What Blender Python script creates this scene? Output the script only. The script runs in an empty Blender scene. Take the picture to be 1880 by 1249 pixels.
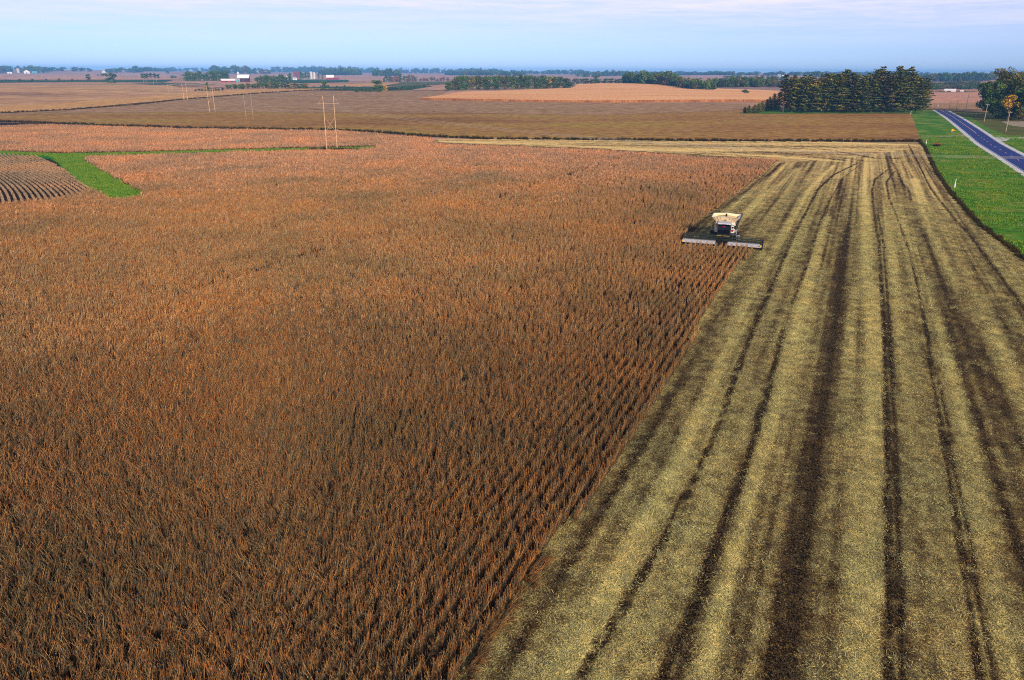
import bpy, math, random
import numpy as np
from mathutils import Vector, Matrix
from mathutils.geometry import delaunay_2d_cdt

random.seed(7)
rng = np.random.default_rng(7)
R = math.radians
scene = bpy.context.scene
COL = scene.collection

# ------------------------------------------------------------------ camera
CAM_Z = 26.0
PITCH, ROLL = R(19.95), R(0.26)
FPX = 1358.0                      # focal length in pixels of a 1880 px wide picture
cam_d = bpy.data.cameras.new('camera')
cam_d.sensor_width = 36.0
cam_d.lens = 36.0 * FPX / 1880.0
cam_d.clip_start, cam_d.clip_end = 0.5, 40000.0
cam = bpy.data.objects.new('camera', cam_d)
COL.objects.link(cam)
CAM_M = Matrix.Translation((0, 0, CAM_Z)) @ Matrix.Rotation(math.pi / 2 - PITCH, 4, 'X') @ Matrix.Rotation(ROLL, 4, 'Z')
cam.matrix_world = CAM_M
scene.camera = cam

# ------------------------------------------------------------------ sky, sun, exposure
SUN_EL = R(24)
SUN_AZ = R(-20)                    # light travels towards this heading (clockwise from +Y)
world = bpy.data.worlds.new('World')
scene.world = world
world.use_nodes = True
wn, wl = world.node_tree.nodes, world.node_tree.links
wn.clear()
w_out = wn.new('ShaderNodeOutputWorld')
w_bg = wn.new('ShaderNodeBackground'); w_bg.inputs['Strength'].default_value = 0.115
sky = wn.new('ShaderNodeTexSky'); sky.sky_type = 'NISHITA'; sky.sun_disc = False
sky.sun_elevation = SUN_EL
sky.sun_rotation = math.pi + SUN_AZ
sky.altitude = 300; sky.air_density = 1.0; sky.dust_density = 0.3; sky.ozone_density = 2.0
tc = wn.new('ShaderNodeTexCoord')
sep = wn.new('ShaderNodeSeparateXYZ'); wl.new(tc.outputs['Generated'], sep.inputs[0])
# clear blue band low down
tint = wn.new('ShaderNodeMix'); tint.data_type = 'RGBA'; tint.blend_type = 'MULTIPLY'
tint.inputs[0].default_value = 1.0
wl.new(sky.outputs[0], tint.inputs[6])
tr_ = wn.new('ShaderNodeValToRGB'); te = tr_.color_ramp.elements
te[0].position = 0.0; te[0].color = (0.50, 0.71, 1.46, 1); te[1].position = 0.3; te[1].color = (0.80, 0.82, 0.95, 1); tm = te.new(0.07); tm.color = (0.56, 0.655, 1.20, 1)
wl.new(sep.outputs[2], tr_.inputs[0]); wl.new(tr_.outputs[0], tint.inputs[7])
# thin cloud deck: long streaks, thicker with height
mp = wn.new('ShaderNodeMapping'); mp.inputs['Scale'].default_value = (2.2, 2.2, 38.0)
wl.new(tc.outputs['Generated'], mp.inputs[0])
nz = wn.new('ShaderNodeTexNoise'); nz.inputs['Scale'].default_value = 1.6; nz.inputs['Detail'].default_value = 6
nz.inputs['Roughness'].default_value = 0.8
wl.new(mp.outputs[0], nz.inputs['Vector'])
el = wn.new('ShaderNodeMapRange'); el.inputs[1].default_value = 0.024; el.inputs[2].default_value = 0.092
wl.new(sep.outputs[2], el.inputs[0])
nr = wn.new('ShaderNodeMapRange'); nr.inputs[1].default_value = 0.3; nr.inputs[2].default_value = 0.72
nr.inputs[3].default_value = 0.25; nr.inputs[4].default_value = 1.5
wl.new(nz.outputs[0], nr.inputs[0])
mul = wn.new('ShaderNodeMath'); mul.operation = 'MULTIPLY'; mul.use_clamp = True
wl.new(el.outputs[0], mul.inputs[0]); wl.new(nr.outputs[0], mul.inputs[1])
clear = wn.new('ShaderNodeMapRange'); clear.inputs[1].default_value = 0.16; clear.inputs[2].default_value = 0.5
clear.inputs[3].default_value = 1.0; clear.inputs[4].default_value = 0.25
wl.new(sep.outputs[2], clear.inputs[0])
mul2 = wn.new('ShaderNodeMath'); mul2.operation = 'MULTIPLY'
wl.new(mul.outputs[0], mul2.inputs[0]); wl.new(clear.outputs[0], mul2.inputs[1])
cm = wn.new('ShaderNodeMix'); cm.data_type = 'RGBA'
wl.new(mul2.outputs[0], cm.inputs[0]); wl.new(tint.outputs[2], cm.inputs[6])
cm.inputs[7].default_value = (7.2, 6.8, 7.2, 1)
wl.new(cm.outputs[2], w_bg.inputs['Color']); wl.new(w_bg.outputs[0], w_out.inputs['Surface'])

sun_d = bpy.data.lights.new('sun', 'SUN'); sun_d.energy = 4.1; sun_d.angle = R(7)
sun_d.color = (1.0, 0.84, 0.66)
sun = bpy.data.objects.new('sun', sun_d); COL.objects.link(sun)
sdir = Vector((math.sin(SUN_AZ) * math.cos(SUN_EL), math.cos(SUN_AZ) * math.cos(SUN_EL), -math.sin(SUN_EL)))
sun.rotation_euler = sdir.to_track_quat('-Z', 'Y').to_euler()

scene.view_settings.view_transform = 'Standard'
scene.view_settings.look = 'None'
scene.view_settings.exposure = 0.22
scene.view_settings.gamma = 1.0
scene.view_settings.use_curve_mapping = False
cy = scene.cycles
cy.max_bounces = 4; cy.diffuse_bounces = 2; cy.glossy_bounces = 2; cy.volume_bounces = 0
cy.transparent_max_bounces = 4; cy.use_denoising = False; cy.pixel_filter_type = 'BLACKMAN_HARRIS'; cy.filter_width = 1.05; cy.denoiser = 'OPENIMAGEDENOISE'; cy.denoising_input_passes = 'RGB_ALBEDO_NORMAL'; cy.denoising_prefilter = 'ACCURATE'
cy.caustics_reflective = False; cy.caustics_refractive = False

# ------------------------------------------------------------------ terrain height and pixel -> ground
BUMPS = [  # x, y, amplitude, sx, sy : the gentle rolls of the land
    (190, 1330, 5.0, 260, 230), (-560, 1010, 6.0, 330, 230), (420, 1500, 4.0, 300, 260),
    (-900, 1900, 7.0, 420, 300), (-420, 1620, 3.5, 200, 160), (900, 1700, 4.0, 400, 300),
    (-100, 2300, -3.0, 500, 300), (600, 2600, 6.0, 500, 400), (-1700, 2700, 8.0, 700, 420),
    (120, 820, 1.2, 260, 150), (-1300, 1300, 4.0, 400, 300), (1500, 2600, 9.0, 600, 450),
    (-300, 3600, 8.0, 900, 500), (1400, 4200, 12.0, 900, 600), (-2200, 4600, 14.0, 1200, 600),
]
def sstep(a, b, x):
    t = np.clip((x - a) / (b - a), 0, 1); return t * t * (3 - 2 * t)
def H(x, y):
    x = np.asarray(x, float); y = np.asarray(y, float)
    r = np.hypot(x, y); az = np.arctan2(x, y)
    z = np.zeros_like(r)
    for bx, by, a, sx, sy in BUMPS:
        z = z + a * np.exp(-((x - bx) / sx) ** 2 - ((y - by) / sy) ** 2)
    z = z * sstep(420, 900, r)
    ridge = 19 + 4 * np.sin(az * 9 + 1.0) + 3 * np.sin(az * 23 + 0.4)
    return z + sstep(3500, 8800, r) * ridge

C3 = np.array(CAM_M.to_3x3()); CO = np.array(CAM_M.translation)
def rays(px):
    px = np.atleast_2d(np.asarray(px, float))
    v = np.stack([(px[:, 0] - 940.0) / FPX, (624.5 - px[:, 1]) / FPX, -np.ones(len(px))], 1)
    return v @ C3.T
STEPS = np.exp(np.linspace(math.log(20), math.log(16000), 700))
def ground(px, lift=0.0):
    """pixels of the photograph -> first points on the land (x, y, z)."""
    d = rays(px); d = d / np.linalg.norm(d, axis=1)[:, None]
    out = np.zeros((len(d), 3))
    for i, v in enumerate(d):
        p = CO[None] + STEPS[:, None] * v[None]
        g = p[:, 2] - (H(p[:, 0], p[:, 1]) + lift)
        k = np.argmax(g < 0) if (g < 0).any() else len(g) - 1
        a, b = STEPS[max(k - 1, 0)], STEPS[k]
        for _ in range(24):
            m = (a + b) / 2; q = CO + m * v
            if q[2] - float(H(q[0], q[1])) - lift < 0: b = m
            else: a = m
        out[i] = CO + b * v
        out[i, 2] = float(H(out[i, 0], out[i, 1]))
    return out
def G(px, py):
    return ground([(px, py)])[0]
def project(p):
    q = (np.atleast_2d(p) - CO) @ C3
    w = -q[:, 2]
    return np.stack([940 + FPX * q[:, 0] / w, 624.5 - FPX * q[:, 1] / w, w], 1)
def mpp(p):
    """metres per photo pixel at a point"""
    return float(project(p)[0, 2]) / FPX
def inside(poly, pts):
    x, y = pts[:, 0], pts[:, 1]
    n = len(poly); c = np.zeros(len(pts), bool); j = n - 1
    for i in range(n):
        xi, yi = poly[i]; xj, yj = poly[j]
        if yi != yj:
            c ^= ((yi > y) != (yj > y)) & (x < (xj - xi) * (y - yi) / (yj - yi) + xi)
        j = i
    return c
def seg_dist(pts, line):
    """distance to a polyline (and position along it 0..1)"""
    best = np.full(len(pts), 1e9); L = np.asarray(line)[:, :2]
    for a, b in zip(L[:-1], L[1:]):
        ab = b - a; t = np.clip(((pts[:, :2] - a) @ ab) / (ab @ ab + 1e-9), 0, 1)
        d = np.hypot(*(pts[:, :2] - a - t[:, None] * ab).T)
        best = np.minimum(best, d)
    return best
def vnoise(x, y, seed=0):
    """smooth value noise, numpy"""
    xi, yi = np.floor(x).astype(int), np.floor(y).astype(int); fx, fy = x - xi, y - yi
    fx = fx * fx * (3 - 2 * fx); fy = fy * fy * (3 - 2 * fy)
    def h(a, b):
        n = (a * 374761393 + b * 668265263 + seed * 974711) & 0x7fffffff
        n = ((n ^ (n >> 13)) * 1274126177) & 0x7fffffff
        return ((n ^ (n >> 16)) & 0xffff) / 65535.0
    return (h(xi, yi) * (1 - fx) + h(xi + 1, yi) * fx) * (1 - fy) + (h(xi, yi + 1) * (1 - fx) + h(xi + 1, yi + 1) * fx) * fy
def fbm(x, y, seed=0):
    return 0.55 * vnoise(x, y, seed) + 0.3 * vnoise(x * 2.1, y * 2.1, seed + 1) + 0.15 * vnoise(x * 4.3, y * 4.3, seed + 2)

# ------------------------------------------------------------------ materials
def S(r, g, b):
    f = lambda c: (c / 255 / 12.92) if c / 255 <= 0.04045 else ((c / 255 + 0.055) / 1.055) ** 2.4
    return (f(r), f(g), f(b))
def new_mat(name, rough=0.85, spec=0.2):
    m = bpy.data.materials.new(name); m.use_nodes = True
    b = m.node_tree.nodes['Principled BSDF']
    b.inputs['Roughness'].default_value = rough
    b.inputs['Specular IOR Level'].default_value = spec
    return m, m.node_tree.nodes, m.node_tree.links, b
def pos_noise(n, l, scale, detail=4, stretch=(1, 1, 1), rot=0.0, rough=0.6):
    g = n.new('ShaderNodeNewGeometry'); mp = n.new('ShaderNodeMapping')
    mp.inputs['Scale'].default_value = stretch; mp.inputs['Rotation'].default_value = (0, 0, rot)
    l.new(g.outputs['Position'], mp.inputs[0])
    t = n.new('ShaderNodeTexNoise'); t.inputs['Scale'].default_value = scale; t.inputs['Detail'].default_value = detail
    t.inputs['Roughness'].default_value = rough
    l.new(mp.outputs[0], t.inputs['Vector'])
    return t.outputs[0]
def ramp(n, l, fac, stops):
    r = n.new('ShaderNodeValToRGB'); e = r.color_ramp.elements
    while len(e) < len(stops): e.new(0.5)
    for k, (p, c) in enumerate(stops):
        e[k].position = p; e[k].color = (*c, 1)
    l.new(fac, r.inputs[0]); return r.outputs[0]
def mix(n, l, fac, a, b, mode='MIX'):
    m = n.new('ShaderNodeMix'); m.data_type = 'RGBA'; m.blend_type = mode
    for v, k in ((fac, 0), (a, 6), (b, 7)):
        if hasattr(v, 'links') or hasattr(v, 'is_linked'): l.new(v, m.inputs[k])
        elif k == 0: m.inputs[0].default_value = v
        else: m.inputs[k].default_value = (*v, 1)
    return m.outputs[2]
def bump(n, l, b, h, strength, dist):
    k = n.new('ShaderNodeBump'); k.inputs['Strength'].default_value = strength; k.inputs['Distance'].default_value = dist
    l.new(h, k.inputs['Height']); l.new(k.outputs[0], b.inputs['Normal'])
MATS = {}
def plain(name, col, rough=0.6, spec=0.3, metal=0.0, var=0.15, scale=3.0):
    """one paint or material with a little dirt and wear"""
    if name in MATS: return MATS[name]
    m, n, l, b = new_mat(name, rough, spec)
    t = pos_noise(n, l, scale, 5)
    lo = tuple(c * (1 - var) for c in col); hi = tuple(min(1, c * (1 + var)) for c in col)
    l.new(ramp(n, l, t, [(0.3, lo), (0.7, hi)]), b.inputs['Base Color'])
    b.inputs['Metallic'].default_value = metal
    MATS[name] = m; return m
def field_mat(name, c1, c2, c3, row_az=None, big=0.01, fine=0.5, rows=0.0, bumpd=0.3, stretch=(1, 1, 1), fstretch=(1, 1, 1)):
    """a crop or soil seen from the air: large patches, fine mottling, optional drilled rows"""
    m, n, l, b = new_mat(name, 0.95, 0.05)
    A = pos_noise(n, l, big, 5, stretch, row_az or 0)
    B = pos_noise(n, l, fine, 4, fstretch, row_az or 0, 0.75)
    base = ramp(n, l, A, [(0.32, c1), (0.5, c2), (0.68, c3)])
    dark = mix(n, l, 1.0, base, (0.55, 0.5, 0.45), 'MULTIPLY')
    hi = mix(n, l, 1.0, base, (1.25, 1.22, 1.2), 'MULTIPLY')
    k = ramp(n, l, B, [(0.35, (0, 0, 0)), (0.65, (1, 1, 1))])
    c = mix(n, l, k, dark, hi)
    if rows:
        g = n.new('ShaderNodeNewGeometry'); mp = n.new('ShaderNodeMapping'); mp.inputs['Rotation'].default_value = (0, 0, row_az or 0)
        l.new(g.outputs['Position'], mp.inputs[0])
        w = n.new('ShaderNodeTexWave'); w.inputs['Scale'].default_value = rows; w.inputs['Distortion'].default_value = 1.5
        w.inputs['Detail'].default_value = 2; l.new(mp.outputs[0], w.inputs['Vector'])
        c = mix(n, l, 0.35, c, mix(n, l, w.outputs[1], tuple(0.5 * v for v in c1), c3))
    l.new(c, b.inputs['Base Color'])
    bump(n, l, b, B, 0.8, bumpd)
    return m
def attr_mat(name, rough=0.9, spec=0.1, big=0.02, tints=((0.75, 0.75, 0.75), (1, 1, 1), (1.2, 1.1, 1.0)), transl=0.0):
    """colour from the mesh's own leaf-by-leaf colours, shifted by patches over the field"""
    m, n, l, b = new_mat(name, rough, spec)
    a = n.new('ShaderNodeAttribute'); a.attribute_name = 'Col'
    A = pos_noise(n, l, big, 4)
    t = ramp(n, l, A, [(0.3, tints[0]), (0.5, tints[1]), (0.7, tints[2])])
    l.new(mix(n, l, 1.0, a.outputs[0], t, 'MULTIPLY'), b.inputs['Base Color'])
    return m

# ------------------------------------------------------------------ mesh helpers
class MB:
    def __init__(s): s.v, s.f, s.c, s.m = [], [], [], []
    def add(s, vs, fs, col=(0.5, 0.5, 0.5), mi=0):
        o = len(s.v); s.v.extend(vs)
        for f in fs:
            s.f.append(tuple(i + o for i in f)); s.c.append(col); s.m.append(mi)
        return s
    def quad(s, a, b, c, d, col=(0.5, 0.5, 0.5), mi=0): return s.add([a, b, c, d], [(0, 1, 2, 3)], col, mi)
    def box(s, x0, x1, y0, y1, z0, z1, col=(0.5, 0.5, 0.5), mi=0, bev=0.0):
        v = [(x, y, z) for z in (z0, z1) for y in (y0, y1) for x in (x0, x1)]
        return s.add(v, [(0, 2, 3, 1), (4, 5, 7, 6), (0, 1, 5, 4), (2, 6, 7, 3), (0, 4, 6, 2), (1, 3, 7, 5)], col, mi)
    def prism(s, prof, axis, a0, a1, col=(0.5, 0.5, 0.5), mi=0):
        """closed profile of 2-D points swept along an axis: 'x' uses (y, z), 'y' uses (x, z), 'z' uses (x, y)"""
        n = len(prof)
        put = {'x': lambda p, a: (a, p[0], p[1]), 'y': lambda p, a: (p[0], a, p[1]), 'z': lambda p, a: (p[0], p[1], a)}[axis]
        v = [put(p, a0) for p in prof] + [put(p, a1) for p in prof]
        f = [tuple(range(n - 1, -1, -1)), tuple(range(n, 2 * n))] + [(i, (i + 1) % n, n + (i + 1) % n, n + i) for i in range(n)]
        return s.add(v, f, col, mi)
    def tube(s, pts, rad, sides=6, col=(0.5, 0.5, 0.5), mi=0, cap=True):
        pts = [Vector(p) for p in pts]
        rad = rad if isinstance(rad, (list, tuple)) else [rad] * len(pts)
        v, f = [], []
        for i, p in enumerate(pts):
            d = (pts[min(i + 1, len(pts) - 1)] - pts[max(i - 1, 0)]).normalized()
            up = Vector((0, 0, 1)) if abs(d.z) < 0.9 else Vector((1, 0, 0))
            a = d.cross(up).normalized(); b = d.cross(a)
            for k in range(sides):
                t = 2 * math.pi * k / sides
                v.append(tuple(p + (a * math.cos(t) + b * math.sin(t)) * rad[i]))
        for i in range(len(pts) - 1):
            for k in range(sides):
                k2 = (k + 1) % sides
                f.append((i * sides + k, i * sides + k2, (i + 1) * sides + k2, (i + 1) * sides + k))
        if cap:
            f.append(tuple(range(sides - 1, -1, -1))); f.append(tuple((len(pts) - 1) * sides + k for k in range(sides)))
        return s.add(v, f, col, mi)
    def wheel(s, x0, x1, y, z, r, sides=24, col=(0.5, 0.5, 0.5), mi=0):
        prof = [(0.80, 0.0), (0.96, 0.06), (1.0, 0.2), (1.0, 0.8), (0.96, 0.94), (0.80, 1.0)]
        v, f = [], []
        for k in range(sides):
            t = 2 * math.pi * k / sides
            lug = 1.0 if k % 2 else 0.96
            for q, w in prof:
                rr = r * q * (lug if q > 0.9 else 1)
                v.append((x0 + (x1 - x0) * w, y + rr * math.cos(t), z + rr * math.sin(t)))
        n = len(prof)
        for k in range(sides):
            k2 = (k + 1) % sides
            for i in range(n - 1): f.append((k * n + i, k * n + i + 1, k2 * n + i + 1, k2 * n + i))
        f.append(tuple(k * n for k in range(sides))); f.append(tuple(k * n + n - 1 for k in range(sides - 1, -1, -1)))
        return s.add(v, f, col, mi)
    def mesh(s, name, mats, colors=False, smooth=False):
        me = bpy.data.meshes.new(name); me.from_pydata([tuple(map(float, p)) for p in s.v], [], s.f)
        for m in (mats if isinstance(mats, (list, tuple)) else [mats]): me.materials.append(m)
        me.polygons.foreach_set('material_index', s.m)
        if colors:
            a = me.color_attributes.new('Col', 'FLOAT_COLOR', 'CORNER')
            ln = np.array([len(f) for f in s.f]); c = np.repeat(np.array(s.c, float), ln, 0)
            a.data.foreach_set('color', np.concatenate([c, np.ones((len(c), 1))], 1).ravel())
        if smooth: me.polygons.foreach_set('use_smooth', [True] * len(s.f))
        me.update(); return me
    def obj(s, name, mats, parent=None, link=True, **k):
        o = bpy.data.objects.new(name, s.mesh(name, mats, **k))
        if link: COL.objects.link(o)
        if parent: o.parent = parent
        return o
def tag(o, label, cat, group=None):
    o['label'] = label; o['category'] = cat
    if group: o['group'] = group
    return o
def kind(o, k, label=None, cat=None):
    o['kind'] = k
    if label: o['label'] = label
    if cat: o['category'] = cat
    return o
def thing(name, label, cat, loc=(0, 0, 0), rz=0.0, group=None):
    o = bpy.data.objects.new(name, None); COL.objects.link(o)
    o.empty_display_size = 0.5
    o.location = loc; o.rotation_euler = (0, 0, rz)
    return tag(o, label, cat, group)
def bevel(o, w=0.03, seg=2):
    m = o.modifiers.new('bevel', 'BEVEL'); m.width = w; m.segments = seg; m.limit_method = 'ANGLE'; return o
def copy_tree(root, loc, rz, scale, label=None, group=None):
    r = root.copy(); COL.objects.link(r); r.location = loc; r.rotation_euler = (0, 0, rz); r.scale = scale
    if label: r['label'] = label
    if group: r['group'] = group
    for ch in list(root.children):
        c = ch.copy(); COL.objects.link(c); c.parent = r
        for g in list(ch.children):
            d = g.copy(); COL.objects.link(d); d.parent = c
    return r

def patch(name, px_poly, lift, mat, skirt=0.0, step_px=14, world_poly=None, wob=0.0, dth=0.012, dlr=0.03, holes=()):
    """a field laid on the land: outline traced on the ground, surface following the hills"""
    if world_poly is None:
        dense = []
        n = len(px_poly)
        for i in range(n):
            a, b = np.array(px_poly[i], float), np.array(px_poly[(i + 1) % n], float)
            k = max(1, int(np.hypot(*(b - a)) / step_px))
            for j in range(k): dense.append(a + (b - a) * j / k)
        P = ground(dense)
    else:
        P = np.asarray(world_poly)
    xy = P[:, :2]
    if wob: xy = xy + rng.normal(0, wob, xy.shape)
    th = np.arctan2(xy[:, 0], xy[:, 1]); lr = np.log(np.hypot(xy[:, 0], xy[:, 1]))
    B = np.stack([th, lr], 1)
    g = np.stack(np.meshgrid(np.arange(th.min(), th.max(), dth), np.arange(lr.min(), lr.max(), dlr)), -1).reshape(-1, 2)
    g = g + rng.uniform(-0.2, 0.2, g.shape) * [dth, dlr]
    g = g[inside(B, g)] if len(g) else g
    pts = [Vector(p) for p in np.concatenate([B, g])]
    nb = len(B)
    ov, oe, of, *_ = delaunay_2d_cdt(pts, [(i, (i + 1) % nb) for i in range(nb)], [], 1, 1e-7)
    ov = np.array([tuple(v) for v in ov]); rr = np.exp(ov[:, 1])
    x, y = rr * np.sin(ov[:, 0]), rr * np.cos(ov[:, 0])
    V = np.stack([x, y, H(x, y) + lift], 1)
    faces = [tuple(f) for f in of]
    # keep upward normals
    out = []
    for f in faces:
        a, b, c = V[f[0]], V[f[1]], V[f[2]]
        out.append(f if (b[0] - a[0]) * (c[1] - a[1]) - (b[1] - a[1]) * (c[0] - a[0]) > 0 else f[::-1])
    V = V.tolist()
    if skirt:
        cnt = {}
        for f in out:
            for i in range(len(f)):
                e = (f[i], f[(i + 1) % len(f)]); cnt[e] = cnt.get(e, 0) + 1
        low = {}
        for a, b in list(cnt):
            if (b, a) not in cnt:
                for q in (a, b):
                    if q not in low:
                        low[q] = len(V); V.append([V[q][0], V[q][1], V[q][2] - skirt])
                out.append((b, a, low[a], low[b]))
    me = bpy.data.meshes.new(name); me.from_pydata(V, [], out); me.materials.append(mat); me.update()
    o = bpy.data.objects.new(name, me); COL.objects.link(o)
    return o

def scatter(name, pts, rot, scl, var, sources, label, cat=None):
    """one mass of uncountable growth: small sources set on many points"""
    coll = bpy.data.collections.new(name + '_sources')
    for s in sources: coll.objects.link(s)
    me = bpy.data.meshes.new(name); me.from_pydata([], [], [])
    me.vertices.add(len(pts)); me.vertices.foreach_set('co', np.asarray(pts, np.float32).ravel())
    a = me.attributes.new('rot', 'FLOAT_VECTOR', 'POINT'); a.data.foreach_set('vector', np.asarray(rot, np.float32).ravel())
    a = me.attributes.new('scl', 'FLOAT_VECTOR', 'POINT'); a.data.foreach_set('vector', np.asarray(scl, np.float32).ravel())
    a = me.attributes.new('var', 'INT', 'POINT'); a.data.foreach_set('value', np.asarray(var, np.int32))
    o = bpy.data.objects.new(name, me); COL.objects.link(o)
    ng = bpy.data.node_groups.new(name, 'GeometryNodeTree')
    ng.interface.new_socket('Geometry', in_out='INPUT', socket_type='NodeSocketGeometry')
    ng.interface.new_socket('Geometry', in_out='OUTPUT', socket_type='NodeSocketGeometry')
    n, l = ng.nodes, ng.links
    gi, go = n.new('NodeGroupInput'), n.new('NodeGroupOutput')
    ci = n.new('GeometryNodeCollectionInfo'); ci.inputs[0].default_value = coll
    ci.inputs[1].default_value = True; ci.inputs[2].default_value = True
    iop = n.new('GeometryNodeInstanceOnPoints'); iop.inputs['Pick Instance'].default_value = True
    def named(nm, t):
        k = n.new('GeometryNodeInputNamedAttribute'); k.data_type = t; k.inputs[0].default_value = nm; return k.outputs[0]
    l.new(gi.outputs[0], iop.inputs['Points']); l.new(ci.outputs[0], iop.inputs['Instance'])
    l.new(named('var', 'INT'), iop.inputs['Instance Index'])
    l.new(named('rot', 'FLOAT_VECTOR'), iop.inputs['Rotation']); l.new(named('scl', 'FLOAT_VECTOR'), iop.inputs['Scale'])
    l.new(iop.outputs[0], go.inputs[0])
    md = o.modifiers.new('growth', 'NODES'); md.node_group = ng
    return kind(o, 'stuff', label, cat)

# ================================================================== THE LAND
ROW_AZ = R(24.3)                                    # heading of the drilled rows
RU = np.array([math.cos(ROW_AZ), -math.sin(ROW_AZ)])     # across the rows (to the right)
RV = np.array([math.sin(ROW_AZ), math.cos(ROW_AZ)])      # along the rows (away)

M_LAND = field_mat('far_farmland', S(164, 124, 102), S(188, 146, 118), S(124, 116, 76), big=0.0018, fine=0.02, bumpd=0.5, stretch=(0.5, 1.6, 1), fstretch=(0.4, 1.5, 1))
def land():
    th = np.concatenate([np.arange(-45, 45, 0.4), np.arange(45, 315, 4.0)]) * math.pi / 180
    rr = np.concatenate([[0.0], np.exp(np.linspace(math.log(6), math.log(10500), 190))])
    nt = len(th); V = [(0, 0, -0.06)]
    for r in rr[1:]:
        x, y = r * np.sin(th), r * np.cos(th)
        V += list(zip(x, y, H(x, y) - 0.06))
    F = [(0, 1 + (k + 1) % nt, 1 + k) for k in range(nt)]
    for i in range(len(rr) - 2):
        a, b = 1 + i * nt, 1 + (i + 1) * nt
        F += [(a + k, a + (k + 1) % nt, b + (k + 1) % nt, b + k) for k in range(nt)]
    me = bpy.data.meshes.new('ground'); me.from_pydata([tuple(map(float, v)) for v in V], [], F); me.materials.append(M_LAND)
    me.polygons.foreach_set('use_smooth', [True] * len(F))
    o = bpy.data.objects.new('ground', me); COL.objects.link(o); kind(o, 'structure')
land()

# ---- outlines traced on the ground
CROP_EDGE = [(790, 1345), (850, 1249), (905, 1165), (1000, 1030), (1100, 912), (1165, 803), (1238, 690), (1302, 577), (1347, 507), (1385, 460.5)]
CROP_BACK = [(1250.5, 453.5), (1250, 448), (1270, 424), (1292, 404), (1330, 375), (1380, 338), (1430, 296)]
CROP_TOP = [(1340, 289), (1230, 283), (1090, 274), (900, 267), (800, 262), (790, 252), (620, 239), (350, 236), (0, 225), (-700, 205)]
CROP = CROP_EDGE + CROP_BACK + CROP_TOP + [(-2200, 700), (-900, 1345)]
WATERWAY = [(-700, 262), (0, 277.5), (100, 282), (250, 280), (480, 274), (690, 269.5), (690, 271.0), (480, 276.4), (300, 281.8), (165, 285.0), (152, 289), (172, 303), (215, 328),
            (266, 356), (262, 359), (230, 363), (205, 364), (178, 352), (148, 333), (122, 312), (104, 294), (90, 287), (40, 283.5), (0, 282), (-700, 268)]
STUB_RIGHT = [(1688, 262), (1697, 272), (1706, 292), (1718, 318), (1745, 357), (1800, 417), (1880, 478), (2120, 650), (2900, 1345)]
STUBBLE = [(790, 1345)] + CROP_EDGE[1:] + [(1330, 462), (1252, 452)] + CROP_BACK[1:] + CROP_TOP[:5] + [(800, 256), (1000, 257), (1300, 260), (1600, 261)] + STUB_RIGHT
def gp(poly): return ground(poly)[:, :2]
def gph(poly, k):
    """outline whose first k points are the foot of a crop and the rest its top edge, 0.85 m up"""
    return np.concatenate([ground(poly[:k])[:, :2], ground(poly[k:], 0.85)[:, :2]])
nE = len(CROP_EDGE) + len(CROP_BACK)
CROP_W = np.concatenate([gp(CROP[:nE]), ground(CROP_TOP, 0.85)[:, :2], gp(CROP[nE + len(CROP_TOP):])])
WATER_W, STUB_W = gp(WATERWAY), gp(STUBBLE)
WATER_OPEN = gph(WATERWAY, 6)
EDGE_W = gp(CROP_EDGE)
EDGE2_W = gp(CROP_BACK)

# ---- soil under the standing crop
M_SOIL = field_mat('dark_field_soil', S(40, 29, 22), S(50, 35, 26), S(44, 36, 28), big=0.05, fine=2.0, bumpd=0.05)
kind(patch('field_soil', CROP, 0.0, M_SOIL), 'structure')
M_GRASS = field_mat('mown_grass', S(32, 100, 16), S(44, 122, 22), S(66, 130, 30), big=0.06, fine=1.2, bumpd=0.1)
kind(patch('grass_waterway', WATERWAY, 0.03, M_GRASS, world_poly=gph([q for a, b_ in zip(WATERWAY, WATERWAY[1:] + WATERWAY[:1]) for q in (a, ((a[0] + b_[0]) / 2, (a[1] + b_[1]) / 2))], 12)), 'structure')

# ================================================================== STANDING SOYBEANS
POD = [S(188, 142, 86), S(164, 116, 68), S(200, 158, 102), S(134, 102, 68), S(150, 132, 100), S(204, 144, 74), S(116, 108, 88), S(100, 90, 72), S(170, 106, 60), S(128, 122, 94)]
POD = [tuple(1.02 * (0.95 * v + 0.05 * sum(c) / 3) for v in c) for c in POD]
M_CROP = attr_mat('dry_soybean', 0.9, 0.1, 0.045, ((0.66, 0.76, 0.78), (1.0, 0.96, 0.92), (1.28, 1.04, 0.80)))
STEM = [S(84, 66, 50), S(72, 62, 52), S(96, 70, 48)]  # weathered lower stems, kept dark so row-gap shadow is painted into them
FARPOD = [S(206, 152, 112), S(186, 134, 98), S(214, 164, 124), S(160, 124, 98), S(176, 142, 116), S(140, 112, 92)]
NEARPOD = [tuple(v * k for v, k in zip(c, (0.76, 0.75, 0.74))) for c in POD] + [S(92, 76, 52), S(96, 92, 74), S(72, 72, 58), S(156, 104, 54), S(112, 82, 50), S(84, 90, 70)]  # near pods scaled darker: shade between the plants put into their colour
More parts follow.
